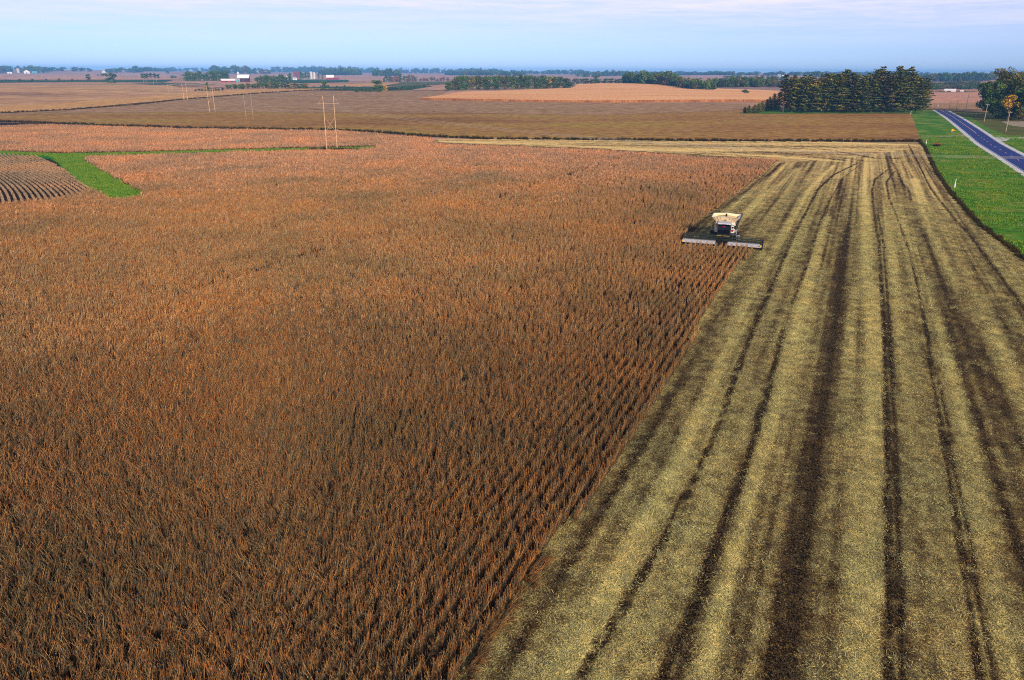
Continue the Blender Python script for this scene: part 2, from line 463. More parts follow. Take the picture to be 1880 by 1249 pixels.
def tuft(seed, length, width, nst, height=0.9, pods=6, fat=1.0, pal=None):
    """a bunch of dry stems hung with pods; stems of a bunch bend the same way and read as strands"""
    r = random.Random(seed); b = MB(); pal = pal or POD
    gx, gy = r.gauss(0, 0.06), r.gauss(0, 0.24); kx, ky = r.gauss(0, 0.02), r.gauss(0, 0.06)
    for _ in range(nst):
        x, y = r.uniform(-width, width), r.uniform(-length, length)
        h = height * r.uniform(0.5, 1.15) * (1.12 if r.random() < 0.15 else 1)
        lx, ly = gx + r.gauss(0, 0.06), gy + r.gauss(0, 0.12); cx, cy_ = kx + r.gauss(0, 0.03), ky + r.gauss(0, 0.03)
        tone = r.choice(pal); s = r.uniform(0.7, 1.2); tone = tuple(c * s for c in tone)
        at = lambda t: Vector((x + lx * h * t * t + cx * math.sin(t * 5.5), y + ly * h * t * t + cy_ * math.sin(t * 5.5), h * t))
        a = r.uniform(0, math.pi); wv = Vector((math.cos(a), math.sin(a), 0))
        w = [0.010 * fat, 0.013 * fat, 0.012 * fat, 0.004 * fat]; T = (0, 0.4, 0.72, 1)
        for i in range(3):
            p, q = at(T[i]), at(T[i + 1])
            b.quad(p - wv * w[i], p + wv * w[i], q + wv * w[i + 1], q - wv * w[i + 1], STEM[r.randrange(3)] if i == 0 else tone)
        for k in range(pods):
            t = r.uniform(0.46, 1.0); q = at(t)
            ang = r.uniform(0, 2 * math.pi); out = Vector((math.cos(ang) * 0.30, math.sin(ang) * 0.34, r.choice((-1, 1, 1)) * r.uniform(0.5, 1.4))).normalized()
            L, W = r.uniform(0.06, 0.15), r.uniform(0.008, 0.017) * fat
            side = out.cross(Vector((r.uniform(-1, 1), r.uniform(-1, 1), r.uniform(-1, 1)))).normalized() * W
            s2 = r.uniform(0.7, 1.2); c2 = tuple(c * s2 for c in (tone if r.random() < 0.65 else r.choice(pal)))
            b.quad(q, q + out * L * 0.5 + side, q + out * L, q + out * L * 0.5 - side, c2)
    return b
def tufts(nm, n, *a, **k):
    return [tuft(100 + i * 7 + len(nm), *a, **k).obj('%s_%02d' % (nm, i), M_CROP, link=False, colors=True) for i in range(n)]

def crop_points(rmin, rmax, spacing, row=0.76, az=ROW_AZ, poly=None, jit_edge=0.05, jit_in=0.26, extra=None):
    ru = np.array([math.cos(az), -math.sin(az)]); rv = np.array([math.sin(az), math.cos(az)])
    W = CROP_W if poly is None else poly
    R0 = rmax * 1.02
    nu = np.arange(-R0, R0, row)
    nv = np.arange(-R0, R0, spacing)
    uu, vv = np.meshgrid(nu, nv); uu, vv = uu.ravel(), vv.ravel()
    vv = vv + rng.uniform(-0.5, 0.5, len(vv)) * spacing
    p = uu[:, None] * ru + vv[:, None] * rv
    r = np.hypot(*p.T)
    view = np.abs(np.arctan2(p[:, 0], p[:, 1])) < R(44)
    k = (r >= rmin) & (r < rmax) & view; p = p[k]
    k = inside(W, p); p = p[k]
    if poly is None:
        k = ~(inside(WATER_W, p) | inside(WATER_OPEN, p)); p = p[k]
    return p
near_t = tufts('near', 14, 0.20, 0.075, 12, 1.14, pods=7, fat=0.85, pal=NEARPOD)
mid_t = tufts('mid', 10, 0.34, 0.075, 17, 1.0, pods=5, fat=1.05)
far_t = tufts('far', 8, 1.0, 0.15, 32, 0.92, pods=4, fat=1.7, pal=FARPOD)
LEFT_PARCEL = gp([(-700, 285), (0, 283), (88, 288), (102, 295), (120, 314), (146, 335), (170, 352), (100, 372), (0, 380), (-700, 400)])
TRAM_W = gp([(330, 545), (480, 500), (556, 474), (668, 442), (790, 410), (900, 374), (1000, 338), (1057, 320), (1170, 284)])
TRAM2_W = gp([(400, 443), (460, 431), (540, 416), (700, 384), (860, 352)])
def lay_crop(name, rmin, rmax, spacing, srcs, label, hs=1.0, fin=None, fout=None):
    p = crop_points(rmin, rmax, spacing)
    r = np.hypot(*p.T) + 30 * (fbm(p[:, 0] / 25, p[:, 1] / 25, 51) - 0.5); pr = np.ones(len(p))
    if fin: pr *= sstep(*fin, r)
    if fout: pr *= 1 - sstep(*fout, r)
    p = p[rng.uniform(0, 1, len(p)) < pr]
    lp = inside(LEFT_PARCEL, p); p = p[~lp]
    de = np.minimum(seg_dist(p, EDGE_W), seg_dist(p, EDGE2_W))
    away = sstep(12, 44, de + 14 * (fbm(p[:, 0] / 14, p[:, 1] / 14, 4) - 0.5))
    across = rng.normal(0, 1, len(p)) * (0.028 + 0.2 * away)
    # rows wander a little
    wav = 0.16 * (vnoise((p @ RV) / 1.1, (p @ RU) / 3.0, 17) - 0.5)
    p = p + (across + wav)[:, None] * RU
    k = inside(CROP_W, p); p, away = p[k], away[k]
    gaps = fbm(p[:, 0] / 3.0, p[:, 1] / 3.0, 9)
    keep = rng.uniform(0, 1, len(p)) > 0.30 * sstep(0.62, 0.78, gaps) + 0.62 * np.exp(-(np.minimum(seg_dist(p, TRAM_W), seg_dist(p, TRAM2_W) * 1.3) / 1.1) ** 4)
    p, away = p[keep], away[keep]
    n = len(p)
    hgt = hs * (0.80 + 0.40 * fbm(p[:, 0] / 5, p[:, 1] / 5, 3)) * rng.uniform(0.9, 1.12, n)
    # lodged patches lean together
    lean = (0.25 + 0.75 * away) * 0.5 * (fbm(p[:, 0] / 2.2, p[:, 1] / 2.2, 21) - 0.5) * 2
    lean2 = (0.3 + 0.7 * away) * 0.5 * (fbm(p[:, 0] / 2.2, p[:, 1] / 2.2, 31) - 0.5) * 2
    rot = np.stack([lean + rng.normal(0, 0.07, n), lean2 + rng.normal(0, 0.07, n), -ROW_AZ + np.where(rng.uniform(0, 1, n) < 0.5, 0, math.pi) + rng.normal(0, 0.12, n)], 1)
    wid = 1.0 + 1.1 * away
    scl = np.stack([wid, np.ones(n), hgt], 1)
    z = H(p[:, 0], p[:, 1])
    scatter(name, np.column_stack([p, z]), rot, scl, rng.integers(0, len(srcs), n), srcs, label)
    return n
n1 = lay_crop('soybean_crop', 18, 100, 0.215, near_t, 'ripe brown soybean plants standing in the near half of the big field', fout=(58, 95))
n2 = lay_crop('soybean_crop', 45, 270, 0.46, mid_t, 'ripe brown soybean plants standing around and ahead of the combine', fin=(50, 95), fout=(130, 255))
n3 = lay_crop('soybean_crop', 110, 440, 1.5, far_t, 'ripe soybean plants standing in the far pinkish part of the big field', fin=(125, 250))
# the left parcel with its own curved rows
p = crop_points(120, 330, 0.9, 1.05, R(-38), LEFT_PARCEL)
p[:, 0] += 3.0 * np.sin(p[:, 1] / 22)
p = p[inside(LEFT_PARCEL, p)]; n = len(p)
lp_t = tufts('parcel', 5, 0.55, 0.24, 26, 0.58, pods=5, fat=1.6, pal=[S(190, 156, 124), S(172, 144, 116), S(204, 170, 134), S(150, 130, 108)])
scatter('soybean_crop', np.column_stack([p, H(p[:, 0], p[:, 1])]), np.column_stack([np.zeros(n), np.zeros(n), np.full(n, R(38)) + rng.normal(0, 0.1, n)]),
        np.column_stack([np.full(n, 0.85), np.ones(n), rng.uniform(0.8, 1.0, n)]), rng.integers(0, 5, n), lp_t, 'ripe soybean rows left of the grass waterway')
# stems pushed over along the near cut edge
q_ = along_px = ground([(845, 1260), (905, 1165), (960, 1085), (1005, 1020)])[:, :2]
t_ = rng.uniform(0, 3, 150); i_ = np.clip(t_.astype(int), 0, 2); f_ = (t_ - i_)[:, None]
e_ = q_[i_] * (1 - f_) + q_[i_ + 1] * f_ + RU * rng.normal(-0.1, 0.18, 150)[:, None]
kp = fbm(e_[:, 1] / 0.9, e_[:, 0] / 0.9, 61) > 0.45; e_ = e_[kp]; m_ = len(e_)
scatter('fallen_soybean_stems', np.column_stack([e_, np.full(m_, 0.12)]), np.stack([rng.normal(0, 0.25, m_), rng.uniform(0.5, 1.15, m_), -ROW_AZ + rng.normal(0, 0.5, m_)], 1),
        np.stack([np.full(m_, 0.8)] * 3, 1), rng.integers(0, len(near_t), m_), [o.copy() for o in near_t], 'soybean stems pushed over along the near end of the cut edge')
print('crop tufts', n1, n2, n3, n)

# ================================================================== HARVESTED STUBBLE
TRACKS = [  # px path, half width m, strength
    ([(1010, 1330), (1060, 1249), (1140, 1120), (1215, 1000), (1265, 900), (1320, 780), (1350, 690), (1385, 600), (1420, 520), (1458, 430), (1480, 390), (1500, 350), (1530, 322), (1575, 300)], 0.42, 1.0),
    ([(1170, 1330), (1210, 1249), (1265, 1130), (1320, 980), (1370, 850), (1412, 710), (1438, 605)], 0.40, 0.9),
    ([(1452, 562), (1470, 520), (1488, 470), (1500, 425), (1515, 385), (1545, 330), (1580, 302)], 0.22, 0.6),
    ([(1628, 1330), (1630, 1249), (1629, 1050), (1628, 900), (1624, 700), (1620, 560), (1614, 450), (1604, 395), (1601, 350), (1606, 330), (1630, 312)], 0.30, 1.0),
    ([(1655, 1330), (1655, 1249), (1650, 1050), (1646, 900), (1637, 700), (1629, 560), (1622, 450), (1611, 395)], 0.24, 0.9),
    ([(1800, 1330), (1795, 1249), (1780, 1130), (1762, 1000), (1745, 910), (1732, 810), (1712, 700), (1696, 590), (1682, 520), (1668, 460), (1648, 405), (1632, 365), (1627, 335), (1642, 316)], 0.27, 1.0),
    ([(1840, 1330), (1822, 1249), (1800, 1130), (1780, 1000), (1758, 900), (1742, 800), (1724, 700)], 0.2, 0.55),
    ([(1665, 263), (1681, 290), (1706, 345), (1742, 391), (1792, 450), (1852, 530), (1960, 680)], 0.35, 0.85),
    ([(1640, 300), (1655, 335), (1668, 352), (1672, 372)], 0.5, 0.6),
    ([(1000, 263), (1150, 266), (1300, 273), (1420, 281), (1500, 290), (1570, 298)], 1.5, 0.6),
    ([(1080, 262), (1250, 267), (1400, 271), (1520, 276), (1600, 290)], 1.3, 0.55),
    ([(1150, 264), (1320, 266), (1480, 270), (1600, 272)], 1.6, 0.5),
    ([(1440, 288), (1490, 284), (1540, 289), (1590, 297), (1640, 300)], 1.0, 0.7),
    ([(1590, 291), (1640, 292), (1650, 291)], 1.2, 0.8),
    ([(820, 258), (1000, 259), (1200, 262)], 1.5, 0.45),
    ([(900, 263), (1100, 269), (1250, 277), (1400, 289)], 1.4, 0.5), ([(1220, 286), (1340, 281), (1450, 283), (1540, 291)], 1.2, 0.5),
]
DARKS = [
    ([(1405, 1330), (1420, 1249), (1450, 1050), (1488, 850), (1518, 700), (1538, 560), (1548, 450), (1546, 380), (1540, 330)], 1.35, 0.72),
    ([(2100, 1330), (1925, 1100), (1860, 880), (1800, 700), (1757, 590), (1718, 500), (1688, 430), (1662, 385)], 1.1, 0.6),
    ([(930, 1300), (1080, 1035), (1185, 850), (1275, 690), (1352, 560), (1410, 470), (1440, 400), (1480, 340)], 1.0, 0.3),
    ([(1560, 1249), (1570, 1000), (1578, 800), (1580, 600), (1577, 450), (1573, 380)], 0.5, 0.35),
    ([(1700, 1249), (1690, 1000), (1680, 800), (1665, 600), (1645, 480)], 0.7, 0.3),
    ([(1240, 452), (1262, 428), (1300, 404), (1340, 374), (1390, 338), (1440, 300)], 1.0, 0.8),  # shadow of the crop edge behind the combine, painted as a dark band
    ([(1335, 1249), (1400, 1000), (1450, 800), (1490, 600), (1515, 470), (1530, 380)], 0.8, 0.4),
]
LIGHTS = [
    ([(960, 1330), (1020, 1249), (1150, 1030), (1240, 860), (1298, 730), (1363, 570), (1437, 430), (1485, 350), (1530, 305)], 0.75, 0.75),
    ([(1110, 1330), (1140, 1249), (1245, 1010), (1330, 820), (1390, 670), (1440, 540), (1475, 430), (1505, 360)], 0.7, 0.25),
    ([(1260, 1330), (1290, 1249), (1350, 1010), (1405, 820), (1452, 650), (1490, 500), (1518, 400)], 0.7, 0.75),
    ([(1570, 1330), (1575, 1249), (1588, 1000), (1594, 800), (1598, 600), (1592, 450), (1588, 350), (1590, 290)], 0.95, 0.75),
    ([(1700, 1249), (1680, 1000), (1668, 800), (1652, 600), (1638, 460), (1625, 380)], 1.0, 0.35),
    ([(1880, 1330), (1840, 1150), (1800, 950), (1765, 780), (1735, 660)], 0.7, 0.5),
    ([(1960, 900), (1860, 720), (1800, 600), (1745, 500), (1700, 410), (1680, 330)], 1.2, 0.6),
    ([(1330, 392), (1380, 352), (1425, 318), (1450, 300)], 1.2, 0.5),
    ([(1365, 400), (1420, 350), (1465, 310)], 1.2, 0.5),
    ([(820, 261), (1000, 266), (1200, 275), (1400, 287), (1540, 297)], 2.2, 0.8),
    ([(900, 256), (1200, 258), (1500, 262), (1680, 266)], 4.5, 0.8),
]
TRW = [(gp(a), w, s) for a, w, s in TRACKS]; DKW = [(gp(a), w, s) for a, w, s in DARKS]; LTW = [(gp(a), w, s) for a, w, s in LIGHTS]
HEADLAND_W = gp([(780, 249), (1000, 254), (1300, 257), (1700, 258), (1692, 270), (1640, 280), (1570, 290), (1500, 296), (1430, 300), (1340, 291), (1090, 276), (780, 264)])
HD = HEADLAND_W[3] - HEADLAND_W[1]; HD = HD / np.linalg.norm(HD); HN = np.array([-HD[1], HD[0]])
def stubble_values(p):
    """straw cover 0..1 (lowered too along one painted crop shadow) and wheel-rut depth 0..1 at ground points"""
    u, v = p @ RU, p @ RV
    wob = 0.10 * (fbm(v / 3.0, u / 3.0, 2) - 0.5)
    q = p + wob[:, None] * RU
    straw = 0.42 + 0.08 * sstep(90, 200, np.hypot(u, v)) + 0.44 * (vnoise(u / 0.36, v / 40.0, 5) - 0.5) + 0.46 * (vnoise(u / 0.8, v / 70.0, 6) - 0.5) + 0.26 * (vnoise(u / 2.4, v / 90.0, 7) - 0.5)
    hw = inside(HEADLAND_W, p)
    a_, c_ = p @ HD, p @ HN
    hs = 0.50 + 0.5 * (vnoise(c_ / 1.6, a_ / 60.0, 15) - 0.5) + 0.45 * (vnoise(c_ / 4.0, a_ / 90.0, 16) - 0.5) + 0.2 * (fbm(a_ / 6.0, c_ / 3.0, 18) - 0.5)
    straw = np.where(hw, hs + 0.12, straw)
    tr = np.zeros(len(p))
    for L, w, s in LTW: straw += 0.64 * s * np.exp(-(seg_dist(q, L) / (w * 0.85)) ** 2)
    for L, w, s in DKW: straw -= 0.36 * s * np.exp(-(seg_dist(q, L) / w) ** 2)
    for L, w, s in TRW:
        w = w * 0.72; t = s * (1 - sstep(w * 0.5, w * 1.35, seg_dist(q, L)))
        lug = 0.78 + 0.22 * np.sin(v * 2 * math.pi / 0.42 + np.abs(u * 9 % 2 - 1) * 2)
        ragged = sstep(0.18, 0.42, vnoise(v / 0.7, u / 0.3, 14))
        tr = np.maximum(tr, t * lug * (0.35 + 0.65 * ragged))
    straw -= 0.85 * tr
    straw += 0.30 * (vnoise(u / 0.30, v / 0.35, 8) - 0.5) + 0.22 * (vnoise(u / 0.7, v / 1.6, 19) - 0.5)
    return np.clip(straw, 0.02, 1), np.clip(tr, 0, 1)
m, n, l, b = new_mat('stubble_ground', 0.95, 0.05)
at = n.new('ShaderNodeAttribute'); at.attribute_name = 'straw'
N1 = pos_noise(n, l, 9.0, 6, (1, 0.7, 1), ROW_AZ, 0.9); N2 = pos_noise(n, l, 0.16, 4)
ad = n.new('ShaderNodeMath'); ad.operation = 'MULTIPLY_ADD'; l.new(N1, ad.inputs[0]); ad.inputs[1].default_value = 2.6
sb = n.new('ShaderNodeMath'); sb.operation = 'SUBTRACT'; l.new(at.outputs['Fac'], sb.inputs[0]); sb.inputs[1].default_value = 1.28
l.new(sb.outputs[0], ad.inputs[2])
sc = ramp(n, l, ad.outputs[0], [(0.0, S(22, 18, 15)), (0.2, S(88, 68, 46)), (0.50, S(158, 144, 98)), (0.92, S(226, 208, 140))])
N3 = pos_noise(n, l, 17.0, 3, (1, 0.8, 1), ROW_AZ + 0.6, 0.6); N4 = pos_noise(n, l, 11.0, 2, (0.5, 1.4, 1), ROW_AZ - 0.5, 0.5)
sc = mix(n, l, 1.0, sc, ramp(n, l, N3, [(0.40, (0.30, 0.30, 0.32)), (0.5, (0.9, 0.9, 0.88)), (0.62, (1.5, 1.42, 1.15))]), 'MULTIPLY')
sc = mix(n, l, 1.0, sc, ramp(n, l, N4, [(0.42, (0.72, 0.82, 0.80)), (0.58, (1.22, 1.12, 0.98))]), 'MULTIPLY')
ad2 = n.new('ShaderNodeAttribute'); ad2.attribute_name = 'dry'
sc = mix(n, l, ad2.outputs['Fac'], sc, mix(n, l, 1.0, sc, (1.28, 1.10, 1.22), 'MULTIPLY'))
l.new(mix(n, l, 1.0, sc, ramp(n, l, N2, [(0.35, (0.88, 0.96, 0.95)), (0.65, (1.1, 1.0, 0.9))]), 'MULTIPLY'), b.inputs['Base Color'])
bump(n, l, b, N3, 0.9, 0.08)
M_STUB = m
def stubble_sheet():
    # grid in row coordinates, finer near the camera; cells wholly inside the field are kept
    us = np.arange(-190, 130, 0.24)
    vs = [14.0]
    while vs[-1] < 330: vs.append(vs[-1] + max(0.3, vs[-1] * 0.008))
    vs = np.array(vs)
    uu, vv = np.meshgrid(us, vs); P = uu.ravel()[:, None] * RU + vv.ravel()[:, None] * RV
    ins = inside(STUB_W, P) | (np.minimum(seg_dist(P, EDGE_W), seg_dist(P, EDGE2_W)) < 0.75)
    nu, nv = len(us), len(vs)
    I = ins.reshape(nv, nu)
    cell = I[:-1, :-1] & I[1:, :-1] & I[:-1, 1:] & I[1:, 1:]
    jj, ii = np.nonzero(cell)
    a = jj * nu + ii; F = np.stack([a, a + 1, a + nu + 1, a + nu], 1)
    used = np.unique(F); mp = np.full(nu * nv, -1); mp[used] = np.arange(len(used)); F = mp[F]; P = P[used]
    st, tr = stubble_values(P)
    z = 0.16 - 0.10 * tr + 0.05 * (fbm(P[:, 0] * 2, P[:, 1] * 2, 12) - 0.5)
    me = bpy.data.meshes.new('stubble_ground')
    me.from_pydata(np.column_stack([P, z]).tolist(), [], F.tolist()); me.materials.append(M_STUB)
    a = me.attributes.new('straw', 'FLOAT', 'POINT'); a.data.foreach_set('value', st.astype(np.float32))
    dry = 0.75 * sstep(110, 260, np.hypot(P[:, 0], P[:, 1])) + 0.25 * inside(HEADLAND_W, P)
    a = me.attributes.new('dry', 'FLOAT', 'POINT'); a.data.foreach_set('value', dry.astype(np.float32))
    me.update(); o = bpy.data.objects.new('stubble_ground', me); COL.objects.link(o); kind(o, 'structure')
    return len(F)
M_STUBBASE = field_mat('stubble_margin', S(150, 130, 84), S(176, 154, 102), S(130, 110, 72), ROW_AZ, big=0.1, fine=1.5, bumpd=0.05)
kind(patch('stubble_field', STUBBLE, 0.004, M_STUBBASE, step_px=10), 'structure')
print('stubble cells', stubble_sheet())
STRAW = [S(200, 186, 120), S(186, 174, 108), S(164, 156, 106), S(206, 186, 102), S(148, 148, 112), S(176, 156, 90), S(128, 126, 98)]
HUSK = [S(92, 70, 44), S(70, 54, 38), S(112, 92, 60), S(100, 100, 76), S(84, 58, 34)]
M_STRAW = attr_mat('cut_straw', 0.8, 0.2, 0.15, ((0.85, 0.9, 0.9), (1, 1, 1), (1.1, 1.0, 0.9)))
def straw_clump(seed, cols, n=40, spread=0.34, lie=0.03, k=1.0):
    r = random.Random(seed); b = MB()
    for _ in range(n):
        x, y = r.gauss(0, spread * 0.6), r.gauss(0, spread * 0.6)
        a = r.uniform(0, 2 * math.pi); L = r.uniform(0.05, 0.15) * k; up = abs(r.gauss(0, lie)); w = r.uniform(0.004, 0.010) * k
        d = Vector((math.cos(a), math.sin(a), 0)); s = Vector((-d.y, d.x, r.uniform(-0.6, 0.6))) * w
        p0 = Vector((x, y, r.uniform(0.0, 0.04))); p1 = p0 + d * L + Vector((0, 0, up))
        c = r.choice(cols); q = r.uniform(0.75, 1.15)
        b.quad(p0 - s, p0 + s, p1 + s, p1 - s, tuple(v * q for v in c))
    for _ in range(4):                            # cut stems left standing
        x, y = r.uniform(-spread, spread), r.uniform(-0.05, 0.05)
        w = 0.006; h = r.uniform(0.05, 0.11); a = r.uniform(0, math.pi); c = r.choice(cols)
        b.quad((x - w * math.cos(a), y - w * math.sin(a), 0), (x + w * math.cos(a), y + w * math.sin(a), 0), (x + w * math.cos(a), y + w * math.sin(a), h), (x - w * math.cos(a), y - w * math.sin(a), h), c)
    return b
ss = [straw_clump(i, STRAW).obj('straw_%02d' % i, M_STRAW, link=False, colors=True) for i in range(6)] + \
     [straw_clump(50 + i, HUSK).obj('straw_%02d' % (6 + i), M_STRAW, link=False, colors=True) for i in range(4)]
def lay_straw(rmin, rmax, per_m2, size, label):
    A = STUB_W; lo, hi = A.min(0), A.max(0)
    lo = np.maximum(lo, [-30, 14]); hi = np.minimum(hi, [rmax * 0.75, rmax])
    N = int((hi[0] - lo[0]) * (hi[1] - lo[1]) * per_m2)
    p = rng.uniform(0, 1, (N, 2)) * (hi - lo) + lo
    r = np.hypot(*p.T); k = (r > rmin) & (r < rmax) & (np.abs(np.arctan2(p[:, 0], p[:, 1])) < R(42)); p = p[k]
    p = p[inside(STUB_W, p) | (np.minimum(seg_dist(p, EDGE_W), seg_dist(p, EDGE2_W)) < 0.5)]
    p = p[rng.uniform(0, 1, len(p)) < 1 - sstep(rmax * 0.55 if rmax > 100 else 1e6, rmax if rmax > 100 else 2e6, np.hypot(*p.T))]
    st, tr = stubble_values(p)
    light = rng.uniform(0, 1, len(p)) < np.clip(1.3 * st - 0.15, 0.04, 1)
    keep = rng.uniform(0, 1, len(p)) < np.clip(0.25 + 1.0 * st - 0.55 * tr, 0.08, 1)
    p, light, st, tr = p[keep], light[keep], st[keep], tr[keep]; n = len(p)
    var = np.where(light, rng.integers(0, 6, n), rng.integers(6, 10, n))
    s = size * rng.uniform(0.7, 1.2, n)
    rot = np.stack([np.zeros(n), np.zeros(n), rng.uniform(0, 6.28, n)], 1)
    scatter('cut_straw', np.column_stack([p, 0.15 - 0.10 * tr]), rot, np.stack([s, s, s * (0.6 + 0.9 * st)], 1), var, ss if not lay_straw.done else [o.copy() for o in ss], label)
    lay_straw.done = True
    return n
lay_straw.done = False
print('straw', lay_straw(18, 75, 11.0, 1.0, 'cut straw and stubble lying on the near harvested strip'),
      lay_straw(75, 215, 4.5, 1.35, 'cut straw and stubble lying beside and behind the combine'))

# ================================================================== MIDDLE-DISTANCE FIELDS
LIFT = 0.05
def fld(name, poly, mat, lift=0.05, skirt=0.0, k='structure', **kw):
    return kind(patch(name, poly, lift, mat, skirt=skirt, **kw), k)
M_BEAN2 = field_mat('ripe_bean_field', S(136, 98, 50), S(162, 122, 66), S(160, 136, 60), R(0), big=0.014, fine=0.2, bumpd=0.4, stretch=(0.5, 1.4, 1))
M_BEAN3 = field_mat('violet_brown_field', S(150, 118, 84), S(166, 132, 96), S(146, 120, 76), R(0), big=0.012, fine=0.12, bumpd=0.3, stretch=(0.4, 1.4, 1))
M_CORN = field_mat('ripe_corn', S(226, 162, 106), S(238, 178, 120), S(244, 190, 136), R(10), big=0.012, fine=0.35, bumpd=0.5, stretch=(0.4, 1.5, 1))
M_TAN = field_mat('pale_tan_field', S(150, 114, 84), S(204, 160, 114), S(142, 120, 84), R(-20), big=0.006, fine=0.12, bumpd=0.4, stretch=(0.3, 1.6, 1), fstretch=(0.4, 1.5, 1))
M_STRAWF = field_mat('golden_stubble_field', S(196, 148, 88), S(206, 160, 100), S(186, 138, 84), R(-20), big=0.008, fine=0.15, bumpd=0.3, stretch=(0.3, 1.5, 1))
M_PINK = field_mat('pink_grey_field', S(182, 140, 116), S(200, 156, 128), S(160, 126, 108), R(0), big=0.004, fine=0.06, bumpd=0.4, stretch=(0.4, 1.5, 1))
M_DGREEN = field_mat('dark_green_pasture', S(36, 66, 34), S(48, 82, 40), S(60, 86, 44), R(0), big=0.01, fine=0.2, bumpd=0.3)
M_VERGE = field_mat('roadside_grass', S(44, 106, 20), S(80, 130, 34), S(140, 142, 62), big=0.09, fine=0.5, bumpd=0.25)
M_OLIVE = field_mat('olive_rough_grass', S(74, 84, 34), S(92, 98, 44), S(112, 104, 56), big=0.05, fine=0.6, bumpd=0.2)
M_GRAVEL = field_mat('pale_gravel', S(196, 198, 202), S(212, 214, 218), S(180, 178, 174), big=0.3, fine=2.0, bumpd=0.03)
M_DIRT = field_mat('grey_dirt_lane', S(150, 138, 118), S(168, 156, 134), S(140, 126, 104), big=0.2, fine=1.0, bumpd=0.05)

# big brown bean field beyond the fencerow, its far part violet
fld('bean_field', [(-700, 204), (0, 224), (350, 235), (620, 238), (790, 249), (900, 254), (1300, 258), (1690, 258), (1678, 222), (1671, 209), (1360, 209),
                   (1380, 190), (1100, 187), (770, 183), (800, 168), (520, 168), (300, 184), (0, 209), (-700, 240)][:11] +
    [(1372, 192), (1100, 190), (780, 184), (690, 168), (560, 167), (480, 172), (330, 184), (120, 203), (0, 209), (-700, 222)][0:9] + [(-700, 188)], M_BEAN2, 0.10)
fld('bean_field', [(-700, 190), (0, 209), (120, 203), (330, 184), (480, 172), (560, 167), (700, 168), (830, 165), (785, 184), (1100, 189), (1372, 191), (1362, 203), (1250, 207),
                   (1100, 212), (900, 209), (700, 208), (400, 206), (200, 208), (0, 212)], M_BEAN3, 0.16)
# pale tan hill on the left with the golden strip in front of it
fld('tan_field', [(-700, 190), (-700, 150), (0, 153), (150, 151), (270, 152), (330, 160), (420, 167), (520, 164), (640, 163), (560, 167), (480, 171), (330, 183), (120, 202), (0, 208)], M_TAN, 0.24)
fld('golden_field', [(0, 208), (-700, 190), (-700, 182), (0, 197), (120, 189), (240, 180), (330, 172), (430, 166), (520, 163.5), (640, 163), (560, 167), (480, 171), (330, 183), (120, 202)], M_STRAWF, 0.34)
# ripe corn: stands two metres tall, so its near edge shows as a wall of stalks
M_STALK = field_mat('corn_stalk_edge', S(128, 82, 48), S(158, 104, 62), S(176, 122, 76), big=0.2, fine=1.2, bumpd=0.3, fstretch=(1, 1, 0.2))
corn = patch('corn_field', [(772, 184), (815, 178), (850, 172), (930, 169), (1050, 164), (1060, 157), (1110, 155), (1180, 156), (1260, 161), (1330, 166), (1400, 168), (1470, 172), (1460, 188), (1350, 187), (1200, 188), (1090, 189), (930, 187)], 2.0, M_CORN, skirt=2.1, step_px=9)
corn.data.materials.append(M_STALK)
for pl in corn.data.polygons:
    if abs(pl.normal.z) < 0.3: pl.material_index = 1
kind(corn, 'stuff', 'ripe golden corn standing on the rise in the middle distance')
fld('pink_field', [(1050, 163), (1060, 156.5), (1110, 154), (1180, 155), (1260, 160), (1330, 165), (1400, 167), (1250, 167), (1120, 163)], M_PINK, 0.3, step_px=8)
fld('harvested_field', [(1290, 164), (1330, 160), (1420, 160), (1540, 162), (1540, 172), (1420, 170), (1340, 168)], field_mat('striped_field', S(150, 118, 108), S(176, 144, 130), S(110, 96, 92), R(35), big=0.02, fine=0.05, rows=0.02, bumpd=0.2), 0.2, step_px=8)
fld('tan_field', [(1690, 170), (1690, 198), (1800, 206), (1900, 206), (2400, 215), (2400, 172), (1880, 168)], field_mat('peach_field', S(196, 140, 112), S(206, 152, 122), S(150, 118, 104), R(0), big=0.02, fine=0.2, bumpd=0.2, stretch=(0.3, 1.4, 1)), 0.10)
fld('violet_field', [(1690, 189), (1690, 201), (1800, 207), (1820, 207), (1800, 190)], M_BEAN3, 0.14)
# narrow pastures and strips farther off
fld('pasture', [(240, 154), (300, 153), (400, 154), (440, 158), (330, 159)], M_DGREEN, 0.3, step_px=8)
fld('pasture', [(520, 162), (600, 160), (680, 160), (830, 158), (800, 165), (700, 167), (560, 166)], M_DGREEN, 0.3, step_px=8)
fld('golden_field', [(590, 158), (640, 155), (760, 152), (830, 150), (800, 154), (700, 157), (660, 160)], M_STRAWF, 0.36, step_px=8)
fld('olive_field', [(705, 158), (740, 151), (830, 150), (840, 153), (800, 156), (750, 159)], M_OLIVE, 0.44, step_px=8)
fld('pale_field', [(755, 166), (820, 155), (850, 153), (840, 164), (815, 167)], M_PINK, 0.46, step_px=8)
fld('pasture', [(-400, 148), (0, 147), (100, 148), (200, 147.5), (320, 147), (300, 152), (150, 150.5), (0, 152), (-400, 150)], M_DGREEN, 0.3, step_px=10)
fld('pink_field', [(-400, 147), (0, 146.5), (330, 146.5), (330, 137), (0, 136), (-400, 135)], M_PINK, 0.2, step_px=10)
fld('pink_field', [(300, 157), (360, 149), (470, 150), (480, 158), (400, 161)], M_PINK, 0.3, step_px=8)
fld('pink_field', [(420, 146), (420, 135.5), (700, 137), (1000, 139), (1000, 143), (800, 146), (720, 151), (600, 149)], M_PINK, 0.2, step_px=10)
fld('pink_field', [(980, 150), (1000, 143), (1170, 141), (1170, 147), (1080, 149)], M_PINK, 0.24, step_px=8)
